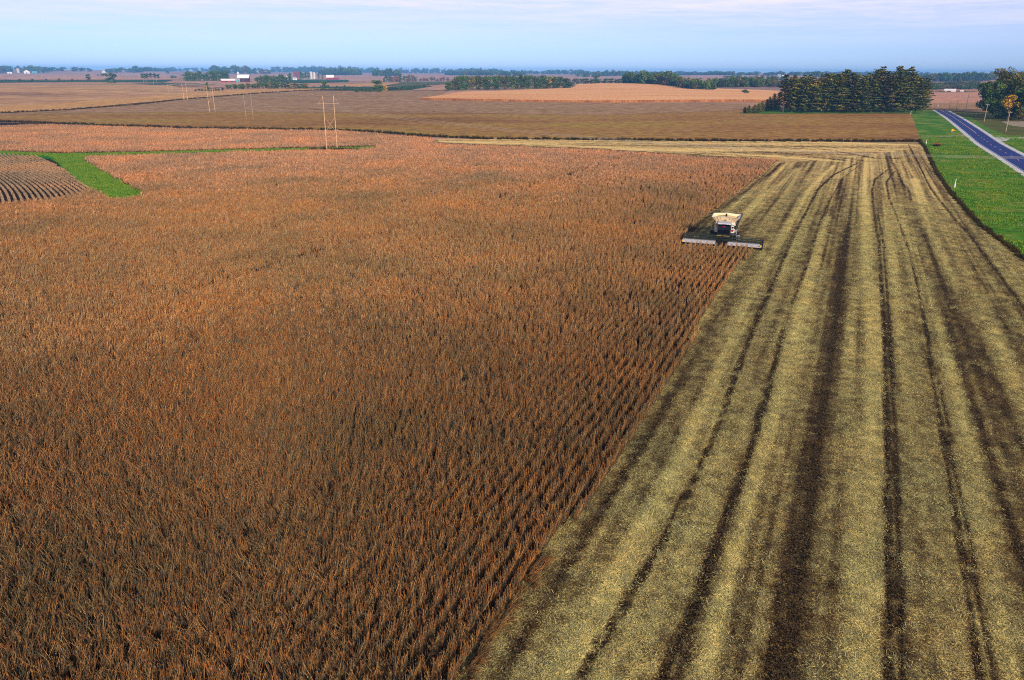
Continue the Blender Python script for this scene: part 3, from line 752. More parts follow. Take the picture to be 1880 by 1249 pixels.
fld('pink_field', [(1240, 139), (1320, 138), (1480, 141), (1440, 147), (1300, 145)], M_PINK, 0.24, step_px=8)
fld('pasture', [(505, 147), (560, 146), (640, 147), (640, 151), (560, 153), (500, 151)], M_DGREEN, 0.36, step_px=8)

# roadside verge on the right, road, shoulders, lanes
ROAD_L = [(1703, 195.8), (1707, 197.4), (1723.6, 208.6), (1740.5, 217.5), (1757, 230), (1775, 244.5), (1791, 258), (1800, 269), (1843.5, 295), (1880, 318), (1990, 388), (2250, 550)]
ROAD_R = [(1708, 195.6), (1712, 197), (1727, 199), (1744, 204.6), (1759.5, 214), (1780, 227.6), (1802, 242), (1825.6, 258), (1858, 273.7), (1880, 285.7), (1990, 346), (2250, 490)]
VERGE = [(1688, 262), (1697, 272), (1706, 292), (1718, 318), (1745, 357), (1800, 417), (1880, 478), (2120, 650), (2900, 1345), (3300, 1000), (2500, 300), (2400, 205), (1800, 199), (1745, 196), (1690, 197), (1671, 209), (1678, 222), (1684, 245), (1690, 258)]
fld('verge_grass_ground', VERGE, M_VERGE, 0.02, step_px=12)
VERGE_W = gp(VERGE)
fld('rough_grass', [(1727, 199), (1760, 212), (1800, 240), (1828, 250), (1900, 252), (1900, 262), (2400, 330), (2400, 205), (1800, 203)], M_OLIVE, 0.03, step_px=10)
fld('mown_bank', [(1765, 212), (1780, 214), (1815, 236), (1850, 250), (1826, 250), (1800, 236)], M_VERGE, 0.036, step_px=6)
fld('dry_field', [(1838, 224), (1870, 222), (1960, 224), (2300, 240), (2300, 262), (1900, 236), (1858, 231)], M_DIRT, 0.04, step_px=8)
rl, rr_ = ground(ROAD_L), ground(ROAD_R)
def resample(P, k):
    d = np.concatenate([[0], np.cumsum(np.hypot(*np.diff(P[:, :2], axis=0).T))]); t = np.linspace(0, d[-1], k)
    X = np.stack([np.interp(t, d, P[:, i]) for i in range(2)], 1)
    for _ in range(3): X[1:-1] = (X[:-2] + 2 * X[1:-1] + X[2:]) / 4
    return X
RLs, RRs = resample(rl, 60), resample(rr_, 60)
CEN = (RLs + RRs) / 2
tan = np.gradient(CEN, axis=0); tan /= np.linalg.norm(tan, axis=1)[:, None]
nor = np.stack([tan[:, 1], -tan[:, 0]], 1)
nor *= np.sign(np.sum((RRs - RLs) * nor, 1))[:, None]
def ribbon(name, off0, off1, lift, mat, i0=0, i1=60, C=None, Nn=None, thick=0.0):
    C = CEN if C is None else C; Nn = nor if Nn is None else Nn
    a = C[i0:i1] + Nn[i0:i1] * off0; b_ = C[i0:i1] + Nn[i0:i1] * off1
    V = []; F = []
    for p, q in zip(a, b_):
        V += [(p[0], p[1], float(H(*p)) + lift), (q[0], q[1], float(H(*q)) + lift)]
    k = len(a)
    for i in range(k - 1):
        F.append((2 * i, 2 * i + 1, 2 * i + 3, 2 * i + 2))
    if thick:
        o = len(V); V += [(x, y, z - thick) for x, y, z in V]
        for i in range(k - 1):
            F.append((2 * i, 2 * i + 2, o + 2 * i + 2, o + 2 * i)); F.append((2 * i + 1, o + 2 * i + 1, o + 2 * i + 3, 2 * i + 3))
    me = bpy.data.meshes.new(name); me.from_pydata([tuple(map(float, v)) for v in V], [], F); me.materials.append(mat); me.update()
    o = bpy.data.objects.new(name, me); COL.objects.link(o); return kind(o, 'structure')
half = float(np.median(np.abs(np.sum((RRs - CEN) * nor, 1))))
print('road half width', half)
half = min(max(half, 3.2), 4.2)
ribbon('gravel_shoulder', -half - 1.7, half + 1.7, 0.07, M_GRAVEL, thick=0.2)
M_ROAD = field_mat('sky_tinted_asphalt', S(4, 34, 116), S(6, 40, 126), S(3, 28, 102), big=0.05, fine=1.0, bumpd=0.01)  # reflected sky blue is painted into the asphalt's base colour
M_ROAD.node_tree.nodes['Principled BSDF'].inputs['Roughness'].default_value = 0.55
M_ROAD.node_tree.nodes['Principled BSDF'].inputs['Specular IOR Level'].default_value = 0.05
ribbon('road', -half, half, 0.10, M_ROAD)
M_YEL = plain('road_paint', S(222, 186, 120), 0.7)
M_WHT = plain('white_road_paint', S(200, 205, 215), 0.7)
# centre line: solid on the bend, dashes nearer
def arc_slice(d0, d1, k=14):
    d = np.concatenate([[0], np.cumsum(np.hypot(*np.diff(CEN, axis=0).T))]); t = np.linspace(d0, d1, k)
    C = np.stack([np.interp(t, d, CEN[:, i]) for i in range(2)], 1); Nn = np.stack([np.interp(t, d, nor[:, i]) for i in range(2)], 1)
    return C, Nn / np.linalg.norm(Nn, axis=1)[:, None]
dtot = float(np.sum(np.hypot(*np.diff(CEN, axis=0).T)))
ci = int(np.argmin(np.hypot(*(CEN - G(1797, 246)[:2]).T))); dsol = float(np.sum(np.hypot(*np.diff(CEN[:ci + 1], axis=0).T)))
C_, N_ = arc_slice(20, dsol, 40); ribbon('road_marking', 0.12, 0.34, 0.106, M_YEL, 0, 40, C_, N_)
k = 0; dd = dsol + 3
while dd < dtot - 4 and k < 40:
    C_, N_ = arc_slice(dd, dd + 3.0, 3); ribbon('road_marking', -0.12, 0.12, 0.106, M_YEL, 0, 3, C_, N_); dd += 12.2; k += 1
ribbon('road_edge_line', -half + 0.2, -half + 0.34, 0.106, M_WHT); ribbon('road_edge_line', half - 0.34, half - 0.2, 0.106, M_WHT)
fld('farm_lane', [(1690, 251.5), (1740, 249.5), (1770, 247), (1786, 257), (1770, 251), (1740, 251.5), (1700, 253.5)], M_DIRT, 0.05, step_px=6)
fld('farm_lane', [(1826, 251), (1850, 252.5), (1900, 252), (1990, 252), (1990, 254.5), (1900, 254.2), (1856, 255), (1840, 262)], M_GRAVEL, 0.055, step_px=6)

#--PART2--
# ================================================================== WEEDS, VERGE GROWTH
def weed(seed, cols, n, h, spread, w=0.03, droop=0.5):
    r = random.Random(seed); b = MB()
    for _ in range(n):
        x, y = r.gauss(0, spread), r.gauss(0, spread); a = r.uniform(0, 6.28); hh = h * r.uniform(0.5, 1.1)
        d = Vector((math.cos(a), math.sin(a), 0)) * hh * droop * r.uniform(0.2, 1); s = Vector((-math.sin(a), math.cos(a), 0)) * w
        p0 = Vector((x, y, 0)); p1 = p0 + d * 0.35 + Vector((0, 0, hh * 0.65)); p2 = p0 + d + Vector((0, 0, hh))
        c = r.choice(cols); k = r.uniform(0.75, 1.25); c = tuple(v * k for v in c)
        b.quad(p0 - s, p0 + s, p1 + s * 0.8, p1 - s * 0.8, c); b.quad(p1 - s * 0.8, p1 + s * 0.8, p2 + s * 0.2, p2 - s * 0.2, c)
    return b
M_WEED = attr_mat('weed_leaf', 0.9, 0.1, 0.08, ((0.8, 0.9, 0.8), (1, 1, 1), (1.3, 1.05, 0.8)))
DKW_ = [S(40, 50, 22), S(58, 52, 24), S(70, 46, 24), S(34, 40, 20), S(84, 66, 34)]
GRN = [S(72, 130, 28), S(96, 144, 38), S(58, 114, 24), S(136, 152, 56), S(120, 138, 50)]
fence_src = [weed(300 + i, DKW_, 60, 1.5, 0.45, 0.06).obj('weed_%02d' % i, M_WEED, link=False, colors=True) for i in range(5)]
grass_src = [weed(400 + i, GRN, 40, 0.34, 0.40, 0.03, 0.9).obj('blade_%02d' % i, M_WEED, link=False, colors=True) for i in range(5)] + \
            [weed(450 + i, [S(140, 136, 50), S(124, 130, 50), S(160, 150, 60)], 26, 0.4, 0.3, 0.02, 0.5).obj('blade_%02d' % (5 + i), M_WEED, link=False, colors=True) for i in range(2)] + \
            [weed(460, [S(190, 194, 170)], 6, 0.4, 0.3, 0.025, 0.3).obj('blade_07', M_WEED, link=False, colors=True),
             weed(461, [S(170, 90, 40), S(140, 80, 36)], 30, 0.5, 0.3, 0.03, 0.5).obj('blade_08', M_WEED, link=False, colors=True)]
def along(px_line, spacing, jit):
    P = ground(px_line)[:, :2]; d = np.concatenate([[0], np.cumsum(np.hypot(*np.diff(P, axis=0).T))])
    t = np.arange(0, d[-1], spacing); t = t + rng.uniform(-0.5, 0.5, len(t)) * spacing
    X = np.stack([np.interp(t, d, P[:, i]) for i in range(2)], 1)
    return X + rng.normal(0, jit, X.shape)
def put(name, p, src, lo, hi, label, vals=None):
    n = len(p); s = rng.uniform(lo, hi, n)
    scatter(name, np.column_stack([p, H(p[:, 0], p[:, 1])]), np.stack([np.zeros(n), np.zeros(n), rng.uniform(0, 6.28, n)], 1), np.stack([s, s, s], 1),
            rng.integers(0, len(src), n) if vals is None else vals, src, label)
put('fencerow_weeds', along([(-300, 216), (0, 224), (350, 236.5), (620, 239.5), (700, 244.5), (790, 251.5), (900, 256), (1100, 258), (1300, 259.5), (1500, 260.5), (1690, 260.5)], 0.5, 0.55),
    fence_src, 0.3, 0.95, 'dark weedy fencerow between the near field and the brown bean field')
dk2 = [o.copy() for o in fence_src]
put('field_margin_weeds', along([(-300, 219), (0, 208), (120, 203), (240, 194), (330, 184), (400, 178), (480, 171.5), (560, 167), (640, 163.5)], 1.2, 0.8), dk2, 0.45, 1.0, 'dark margin along the front of the golden strip on the left')
dk3 = [o.copy() for o in fence_src]
put('field_margin_weeds', along([(1690, 262), (1698, 272), (1707, 292), (1719, 318), (1746, 357), (1801, 417), (1881, 478), (2060, 610)], 0.30, 0.22), dk3, 0.22, 0.5, 'dark tall grass where the stubble meets the green verge')
A = VERGE_W; N = 60000
p = np.column_stack([rng.uniform(20, 330, N), rng.uniform(30, 340, N)])
k = inside(A, p) & (np.abs(np.arctan2(p[:, 0], p[:, 1])) < R(41)) & (seg_dist(p, CEN) > half + 1.9); p = p[k]
pf = fbm(p[:, 0] / 6, p[:, 1] / 6, 41)
vals = np.where((pf > 0.60) & (rng.uniform(0, 1, len(p)) < 0.12), rng.choice([5, 6, 5, 6, 7], len(p)), rng.integers(0, 5, len(p)))
kp = rng.uniform(0, 1, len(p)) < 0.25 + 0.9 * sstep(0.35, 0.6, fbm(p[:, 0] / 9, p[:, 1] / 9, 43)); p, vals = p[kp], vals[kp]
put('verge_grass', p, grass_src, 0.4, 1.25, 'green grass of the verge beside the road', vals)
p = np.column_stack([rng.uniform(-240, -20, 90000), rng.uniform(150, 340, 90000)]); p = p[inside(WATER_W, p)]
g2 = [o.copy() for o in grass_src[:5]]
put('waterway_grass', p, g2, 0.6, 0.9, 'bright green grass strip running through the soybeans', rng.integers(0, 5, len(p)))
# bare trampled patch round the poles in the crop
put('pole_foot_weeds', G(610, 278.5)[:2] + rng.normal(0, 1, (140, 2)) * [3.0, 0.5], [o.copy() for o in fence_src], 0.5, 0.9, 'dark weeds round the feet of the two tall wooden poles')

# ================================================================== TREES
M_BARK = plain('grey_bark', S(84, 72, 62), 0.95, 0.05, var=0.3, scale=2.0)
M_LEAF = attr_mat('tree_leaves', 0.85, 0.15, 0.05, ((0.85, 0.9, 0.9), (1, 1, 1), (1.15, 1.08, 0.9)))
M_NEEDLE = attr_mat('pine_needles', 0.85, 0.15, 0.12, ((0.85, 0.95, 1.0), (1, 1, 1), (1.25, 1.1, 0.8)))
PAL = {
    'dark': [S(62, 90, 36), S(78, 104, 40), S(96, 114, 46), S(54, 78, 34)],
    'mid': [S(70, 90, 36), S(70, 82, 36), S(46, 58, 28), S(84, 88, 40)],
    'olive': [S(92, 90, 40), S(110, 102, 46), S(76, 78, 36), S(124, 110, 52)],
    'yellow': [S(190, 140, 30), S(206, 158, 36), S(160, 124, 36), S(216, 172, 50)],
    'rust': [S(120, 74, 34), S(136, 88, 40), S(98, 66, 34), S(110, 90, 44)],
    'pine': [S(82, 98, 38), S(102, 110, 44), S(124, 124, 50), S(68, 88, 38), S(146, 128, 54)],
    'brownpine': [S(92, 86, 40), S(82, 86, 38), S(104, 90, 42), S(70, 76, 36)],
}
def leaf_quad(b, c, size, r, flat, col):
    nrm = Vector((r.gauss(0, 1), r.gauss(0, 1), r.gauss(0, 1) + flat)).normalized()
    t = nrm.orthogonal().normalized(); t = (Matrix.Rotation(r.uniform(0, 6.28), 3, nrm) @ t); u = nrm.cross(t)
    a, e = size * r.uniform(0.6, 1.1), size * r.uniform(0.35, 0.7)
    b.quad(c - t * a - u * e * 0.4, c + u * e, c + t * a + u * e * 0.2, c - u * e, col)
def broadleaf(seed, pal, h=18.0, w=13.0, lobes=16, per=110, leaf=0.55, base=0.22):
    r = random.Random(seed); b = MB(); tr = MB()
    tr.tube([(0, 0, 0), (0.15, 0.1, h * 0.25), (0, 0.2, h * 0.55)], [h * 0.025, h * 0.018, h * 0.008], 7)
    for k in range(lobes):
        a = r.uniform(0, 6.28); t = r.random() ** 0.6
        z = base + (1 - base) * r.random() ** 0.8 * 0.86
        prof = math.sqrt(max(0.05, 1 - ((z - 0.52) / 0.52) ** 2))
        rad = w / 2 * 0.72 * prof * t
        c = Vector((math.cos(a) * rad, math.sin(a) * rad, z * h))
        lr = w * r.uniform(0.13, 0.24)
        tr.tube([(0, 0, h * 0.3), tuple(c * 0.55 + Vector((0, 0, h * 0.18))), tuple(c)], [h * 0.010, h * 0.007, h * 0.003], 4)
        tone = r.choice(pal); s = r.uniform(0.8, 1.2)
        for _ in range(per):
            d = Vector((r.gauss(0, 1), r.gauss(0, 1), r.gauss(0, 0.85))).normalized() * lr * r.uniform(0.55, 1.12)
            d.z *= 0.8
            c2 = tone if r.random() < 0.6 else r.choice(pal); q = s * r.uniform(0.8, 1.2)
            leaf_quad(b, c + d, leaf, r, 0.3, tuple(v * q for v in c2))
    return b, tr
def pine(seed, pal, h=24.0, w=9.0, bare=0.12, leaf=0.74, ragged=0.5):
    """layered pine: shelves of needle sprays with gaps between them"""
    r = random.Random(seed); b = MB(); tr = MB()
    lx, ly = r.uniform(-0.6, 0.6), r.uniform(-0.6, 0.6)
    tr.tube([(0, 0, 0), (lx * 0.5, ly * 0.5, h * 0.5), (lx, ly, h * 0.97)], [h * 0.014, h * 0.010, 0.05], 7)
    z = h * bare
    while z < h * 0.985:
        f = z / h
        prof = min(1.0, 0.6 + (f - bare) * 1.6) * (1 - max(0, f - 0.30) / 0.70) ** 0.62 + 0.03
        nb = r.choice((4, 5, 5, 6)); a0 = r.uniform(0, 6.28)
        for k in range(nb):
            L = max(0.5, w / 2 * prof * r.uniform(1 - ragged, 1.18)); a = a0 + 6.28 * k / nb + r.uniform(-0.35, 0.35)
            d = Vector((math.cos(a), math.sin(a), 0)); rise = r.uniform(-0.08, 0.22) + 0.5 * max(0, f - 0.55)
            o = Vector((lx * f, ly * f, z)); tip = o + d * L + Vector((0, 0, rise * L)); side = Vector((-d.y, d.x, 0))
            tr.tube([tuple(o), tuple(tip)], [0.07, 0.02], 3, cap=False)
            tone = r.choice(pal); s = r.uniform(0.75, 1.3)
            m = max(3, int(L * 3.6))
            for j in range(m):
                t = 0.25 + 0.8 * (j + r.random()) / m
                fan = 0.16 + 0.30 * math.sin(min(1, t) * 2.6)
                c = o.lerp(tip, t) + side * r.gauss(0, fan * min(L, 3.2) * 0.55) + Vector((0, 0, r.gauss(0.10, 0.10)))
                for _ in range(4):
                    q = s * r.uniform(0.75, 1.25)
                    leaf_quad(b, c + Vector((r.gauss(0, 0.28), r.gauss(0, 0.28), r.gauss(0, 0.09))), leaf * r.uniform(0.6, 1.15), r, 2.6, tuple(v * q for v in (tone if r.random() < 0.7 else r.choice(pal))))
        z += h * r.uniform(0.030, 0.050)
    return b, tr
def spruce(seed, pal, h=7.0, w=4.2):
    return pine(seed, pal, h, w, 0.03, 0.30, 0.2)
MESH = {}
def tree_thing(key, maker, name, label, loc, height, width, group=None, whole=False, mat=None, rz=None):
    """first use of a key builds its meshes (unit = metres of the maker); later trees share them"""
    if key not in MESH:
        b, t = maker()
        zs = max(v[2] for v in b.v); xs = max(max(abs(v[0]), abs(v[1])) for v in b.v) * 2
        mm = mat or M_LEAF
        if whole:
            nb = MB(); nb.v, nb.f, nb.c, nb.m = list(b.v), list(b.f), list(b.c), list(b.m)
            nb.add(t.v, [], (0, 0, 0)); o = len(b.v)
            for f in t.f: nb.f.append(tuple(i + o for i in f)); nb.c.append((0.08, 0.06, 0.05)); nb.m.append(1)
            MESH[key] = (nb.mesh(name, [mm, M_BARK], colors=True), None, zs, xs)
        else:
            MESH[key] = (b.mesh('crown', [mm], colors=True), t.mesh('trunk', [M_BARK]), zs, xs)
    cm_, tm_, zs, xs = MESH[key]
    sc = (width / xs, width / xs, height / zs); rz = random.uniform(0, 6.28) if rz is None else rz
    if whole:
        o = bpy.data.objects.new(name, cm_); COL.objects.link(o); o.location = loc; o.rotation_euler = (0, 0, rz); o.scale = sc
        return tag(o, label, 'tree', group)
    o = thing(name, label, 'tree', loc, rz, group); o.scale = sc
    for nm, me in (('crown', cm_), ('trunk', tm_)):
        c = bpy.data.objects.new(nm, me); COL.objects.link(c); c.parent = o
    return o
def sz(p, hpx): return hpx * mpp(p) / math.cos(PITCH) * 1.0

# ---- the pine grove by the road
front = [(1437, 207.6, 66, 24, 'lone'), (1453, 207.3, 62, 30, ''), (1471, 207.6, 63, 32, ''), (1491, 207.5, 62, 34, ''), (1512, 207.4, 70, 32, ''), (1534, 207.6, 70, 34, ''),
         (1556, 207.4, 69, 34, ''), (1577, 207.6, 66, 32, ''), (1598, 207.4, 72, 34, ''), (1620, 207.6, 69, 36, ''), (1641, 207.4, 74, 36, ''), (1661, 207.6, 74, 36, ''), (1680, 207.0, 62, 34, 'end')]
back = [(1446, 204.5, 60, 28), (1463, 204, 60, 32), (1481, 204.3, 60, 32), (1503, 203.8, 62, 32), (1524, 204.4, 66, 34), (1545, 204, 68, 34), (1566, 204.4, 64, 32), (1587, 203.8, 64, 32),
        (1607, 204.2, 72, 36), (1630, 203.6, 66, 34), (1651, 204.2, 70, 34), (1672, 203.8, 60, 32), (1690, 203.6, 52, 30)]
back2 = [(1455, 201, 52, 30), (1476, 200.8, 52, 30), (1498, 201, 56, 32), (1519, 200.6, 58, 32), (1540, 201, 60, 32), (1562, 200.8, 58, 32), (1583, 201, 56, 30), (1603, 200.6, 62, 34), (1624, 201, 58, 32), (1646, 200.6, 62, 32), (1668, 201, 54, 32), (1688, 200.4, 46, 30)]
for i, (x, y, h_, w_, fl) in enumerate(front):
    p = G(x, y); h_ *= random.uniform(0.92, 1.04); w_ *= 1.3
    if fl == 'lone':
        tree_thing('pine_bare', lambda: pine(11, PAL['brownpine'], 24, 8, 0.36), 'pine_tree', 'slim pine with bare lower trunk at the left end of the roadside grove', p, sz(p, h_), sz(p, w_), 'pines of the roadside grove', mat=M_NEEDLE)
    elif fl == 'end':
        tree_thing('pine_0', lambda: pine(20, PAL['pine']), 'pine_tree', 'pine with rust tinged boughs at the right end of the grove nearest the road', p, sz(p, h_), sz(p, w_), 'pines of the roadside grove', mat=M_NEEDLE)
    else:
        kk = i % 5; pal = PAL['brownpine'] if i in (6, 9) else PAL['pine']
        ky = 'pine_b%d' % (i % 2) if i in (6, 9) else 'pine_%d' % kk
        lab = 'brownish pine in the front row of the roadside grove' if i in (6, 9) else 'dark green pine in the front row of the roadside grove'
        tree_thing(ky, lambda: pine(20 + i, pal, 24, 9 + (i % 3), 0.05 + 0.04 * (i % 2)), 'pine_tree', lab, p, sz(p, h_), sz(p, w_), 'brownish pines of the grove front' if i in (6, 9) else 'dark pines of the grove front', mat=M_NEEDLE)
for i, (x, y, h_, w_) in enumerate(back + back2):
    p = G(x, y)
    tree_thing('pine_%d' % (i % 5), lambda: pine(20 + i, PAL['pine'], 24, 10, 0.05), 'pine_tree', 'dark pine standing behind the front row of the roadside grove', p, sz(p, h_ * random.uniform(0.9, 1.05)), sz(p, w_ * 1.25), 'pines behind the grove front', mat=M_NEEDLE)
for i, (x, y, h_, w_) in enumerate([(1367, 208, 11, 11), (1374, 208.6, 14, 13), (1383, 208.6, 15, 14), (1391, 207.8, 17, 15), (1398, 206.5, 19, 15), (1405, 205, 21, 15), (1412, 203.5, 24, 16), (1419, 202.5, 28, 18), (1427, 203, 32, 18)]):
    p = G(x, y)
    tree_thing('spruce_%d' % (i % 3), lambda: spruce(60 + i, PAL['pine']), 'spruce_tree',
               'smallest spruce at the left tip of the roadside grove' if i == 0 else 'short dense spruce in the row at the left of the pines', p, sz(p, h_), sz(p, w_), 'short spruces left of the pine grove', mat=M_NEEDLE)
fld('grove_grass', [(1358, 209), (1380, 202), (1420, 199), (1700, 197), (1690, 208.6), (1400, 209.4)], M_VERGE, 0.2, step_px=6)

# ---- broadleaf trees right of the road
RT = [  # x, base y, height px, width px, palette, name, label
    (1806, 205, 52, 34, 'dark', 'tall dark green tree at the left edge of the grove across the road'),
    (1834, 208, 76, 44, 'olive', 'tallest tree across the road, with a thin olive crown'),
    (1822, 212, 58, 36, 'dark', 'dark leafy tree in front of the tall olive tree across the road'),
    (1862, 206, 68, 34, 'yellow', 'tree with a yellow autumn top behind the dark trees across the road'),
    (1850, 217, 66, 40, 'mid', 'broad green tree under the yellow top across the road'),
    (1880, 212, 72, 40, 'dark', 'dark tree at the picture edge across the road'),
    (1848, 223, 44, 25, 'yellow', 'small tree with a bright yellow crown in front of the dark grove'),
    (1872, 223.5, 22, 18, 'olive', 'low olive bush at the foot of the dark grove across the road'),
    (1868, 219, 54, 34, 'dark', 'dark green tree right of the small yellow tree'),
    (1892, 222, 62, 40, 'mid', 'green tree half cut off by the picture edge across the road'),
    (1835, 219, 36, 26, 'dark', 'short dark tree left of the small yellow tree'),
    (1915, 219, 70, 46, 'dark', 'dark green tree beyond the picture edge across the road'),
]
for i, (x, y, h_, w_, pl, lab) in enumerate(RT):
    p = G(x, y)
    if lab.startswith('small tree with a bright'):
        mk = lambda: broadleaf(88, PAL['yellow'][:3:2] + PAL['olive'][:2] + PAL['yellow'][1:2], 10, 6, 14, 110, 0.30, 0.5)
    elif pl == 'yellow':
        mk = lambda: broadleaf(89, PAL['yellow'][:3] + PAL['mid'][:2], 20, 11, 18, 120, 0.5, 0.2)
    elif pl == 'olive' and h_ > 60:
        mk = lambda: broadleaf(90, PAL['olive'], 24, 14, 28, 130, 0.5, 0.2)
    else:
        mk = lambda: broadleaf(91 + i, PAL[pl], 20, 14, 26, 210, 0.62, 0.08)
    tree_thing('rt_%d' % i if i < 9 else 'rt_%d' % (2 if i != 9 else 4), mk, 'broadleaf_tree', lab, p, sz(p, h_), sz(p, w_ * 1.2), 'broadleaf trees across the road')

# ---- trees in the middle distance: (x, base y, height px, width px, palette, label, group)
far_makers = {k: [(lambda s=s, k=k: broadleaf(200 + s + len(k), PAL[k], 16, 13, 12, 60, 0.85, 0.10)) for s in range(3)] for k in ('dark', 'mid', 'olive', 'rust', 'yellow')}
def far_tree(x, y, h_, w_, pal, label, group=None, name='broadleaf_tree'):
    p = G(x, y); s = random.randrange(3)
    return tree_thing('far_%s_%d' % (pal, s), far_makers[pal][s], name, label, p, sz(p, h_), sz(p, w_), group, whole=True)
# the long wood behind the corn
for i in range(46):
    t = i / 45; x = 822 + 228 * t + random.uniform(-3, 3)
    row = i % 3
    y = 167.2 - 5.0 * t - row * 1.6
    top = 143 - 2 * math.sin(t * 3.1) + random.uniform(-2.5, 3.0) + (6 if t < 0.06 or t > 0.95 else 0)
    pal = random.choices(['dark', 'mid', 'olive', 'rust', 'yellow'], [5, 4, 2.2, 0.7, 0.35])[0]
    cn = {'dark': 'dark green', 'mid': 'green', 'olive': 'olive', 'rust': 'rusty', 'yellow': 'yellowing'}[pal]
    far_tree(x, y, y - top, random.uniform(15, 24), pal, cn + ' tree in the long wood behind the golden corn', cn + ' trees of the long wood')
for x, y, h_, w_, pal, lab in [
    (203.5, 153, 18, 26, 'dark', 'big spreading dark tree standing alone behind the tan hill on the left'),
    (162.6, 146.6, 9.5, 11, 'mid', 'small tree with a visible trunk left of the big spreading dark tree'),
    (381, 166.5, 14.5, 8, 'dark', 'narrow dark tree behind the golden strip near the distant farm'),
    (597, 164.5, 14.5, 17, 'dark', 'round dark tree at the right end of the hedge below the farm silos'),
    (692, 169, 21, 24, 'dark', 'large dark bushy tree at the back edge of the brown bean field'),
    (707, 168, 11, 12, 'yellow', 'small yellowing tree right of the large bushy tree at the bean field edge'),
    (1367, 174.5, 9.5, 18, 'dark', 'lone round dark tree on the pale stubble left of the pine grove'),
    (533, 148, 13, 11, 'dark', 'dark tree beside the white farmhouse in the distance'),
    (1094, 153, 14, 18, 'mid', 'rounded green tree above the tree row right of the long wood'),
    (307.6, 135.5, 7, 9, 'dark', 'tiny dark tree on the pink horizon field at the left'),
    (1498, 145, 14, 24, 'dark', 'bluish tree clump showing behind the left part of the pine grove'),
]:
    far_tree(x, y, h_, w_, pal, lab)
def row(x0, y0, x1, y1, n, h_, w_, pals, label, group, name='broadleaf_tree', dy=0.6):
    for i in range(n):
        t = (i + 0.5) / n
        far_tree(x0 + (x1 - x0) * t + random.uniform(-1, 1), y0 + (y1 - y0) * t + random.uniform(-dy, dy), h_ * random.uniform(0.75, 1.15), w_ * random.uniform(0.8, 1.2), random.choice(pals), label, group, name)
row(338, 149.3, 420, 147.8, 17, 16, 12, ['dark'], 'dark tree in the dense copse left of the distant farm', 'trees of the copse left of the farm')
row(472, 156, 530, 154, 14, 15, 11, ['dark', 'dark', 'mid'], 'dark tree in the farmyard clump of the distant farm', 'trees of the farmyard clump')
row(551, 145, 568, 144, 4, 12, 8, ['dark'], 'dark tree between the brick-red barn and the silos', 'trees beside the farm silos')
row(584, 145.6, 593, 145.4, 2, 8.5, 6, ['dark'], 'dark tree between the silos and the red barn with white roof', 'trees right of the silos')
row(417, 163.5, 480, 163, 13, 8.5, 9, ['dark', 'mid', 'olive'], 'hedge tree behind the golden strip below the farm', 'hedge trees below the farm, left half')
row(480, 163, 567, 162.5, 15, 10, 10, ['mid', 'olive', 'dark'], 'leafy hedge tree behind the golden strip below the farm silos', 'hedge trees below the farm, right half')
row(356, 168, 412, 167, 9, 5, 7, ['mid', 'dark'], 'low bush in the damp hollow behind the golden strip', 'bushes in the hollow', 'bush')
row(649, 169, 682, 169, 7, 6, 7, ['mid', 'dark'], 'low bush left of the large bushy tree at the bean field edge', 'bushes left of the large bushy tree', 'bush')
row(714, 166.5, 756, 164.5, 9, 6, 7, ['dark', 'mid'], 'low bush in the hedge right of the yellowing tree', 'bushes right of the yellowing tree', 'bush')
row(754, 162, 790, 158.5, 7, 4, 6, ['mid'], 'small bush along the lane rising to the long wood', 'bushes along the rising lane', 'bush')
row(703, 151.5, 765, 150, 12, 11, 9, ['mid', 'rust', 'dark'], 'tree in the mixed copse left of the long wood', 'trees of the copse left of the long wood')
row(770, 149.5, 824, 149, 9, 6, 8, ['rust', 'olive'], 'thin brownish tree left of the long wood', 'thin brownish trees left of the long wood')
row(1052, 154, 1150, 154, 17, 8, 10, ['dark', 'mid'], 'tree in the row between the long wood and the big wood', 'trees of the row behind the corn rise')
row(257, 144.3, 293, 143.8, 6, 8.5, 9, ['dark', 'mid'], 'tree in the small group on the pink field at the left', 'trees of the small group on the pink field')
row(312, 144, 324, 144, 3, 5, 6, ['dark'], 'tiny tree right of the small group on the pink field', 'tiny trees on the pink field')
row(178, 140, 193, 140.2, 3, 4, 6, ['dark'], 'little bush just behind the big spreading dark tree', 'bushes behind the big spreading tree', 'bush')
row(0, 149, 145, 148, 6, 4, 6, ['dark', 'mid'], 'small bush on the green strip behind the tan hill', 'bushes on the green strip', 'bush')
row(568, 160.5, 640, 160, 5, 3.5, 5, ['mid'], 'small bush on the dark pasture below the red barn', 'bushes on the pasture', 'bush')

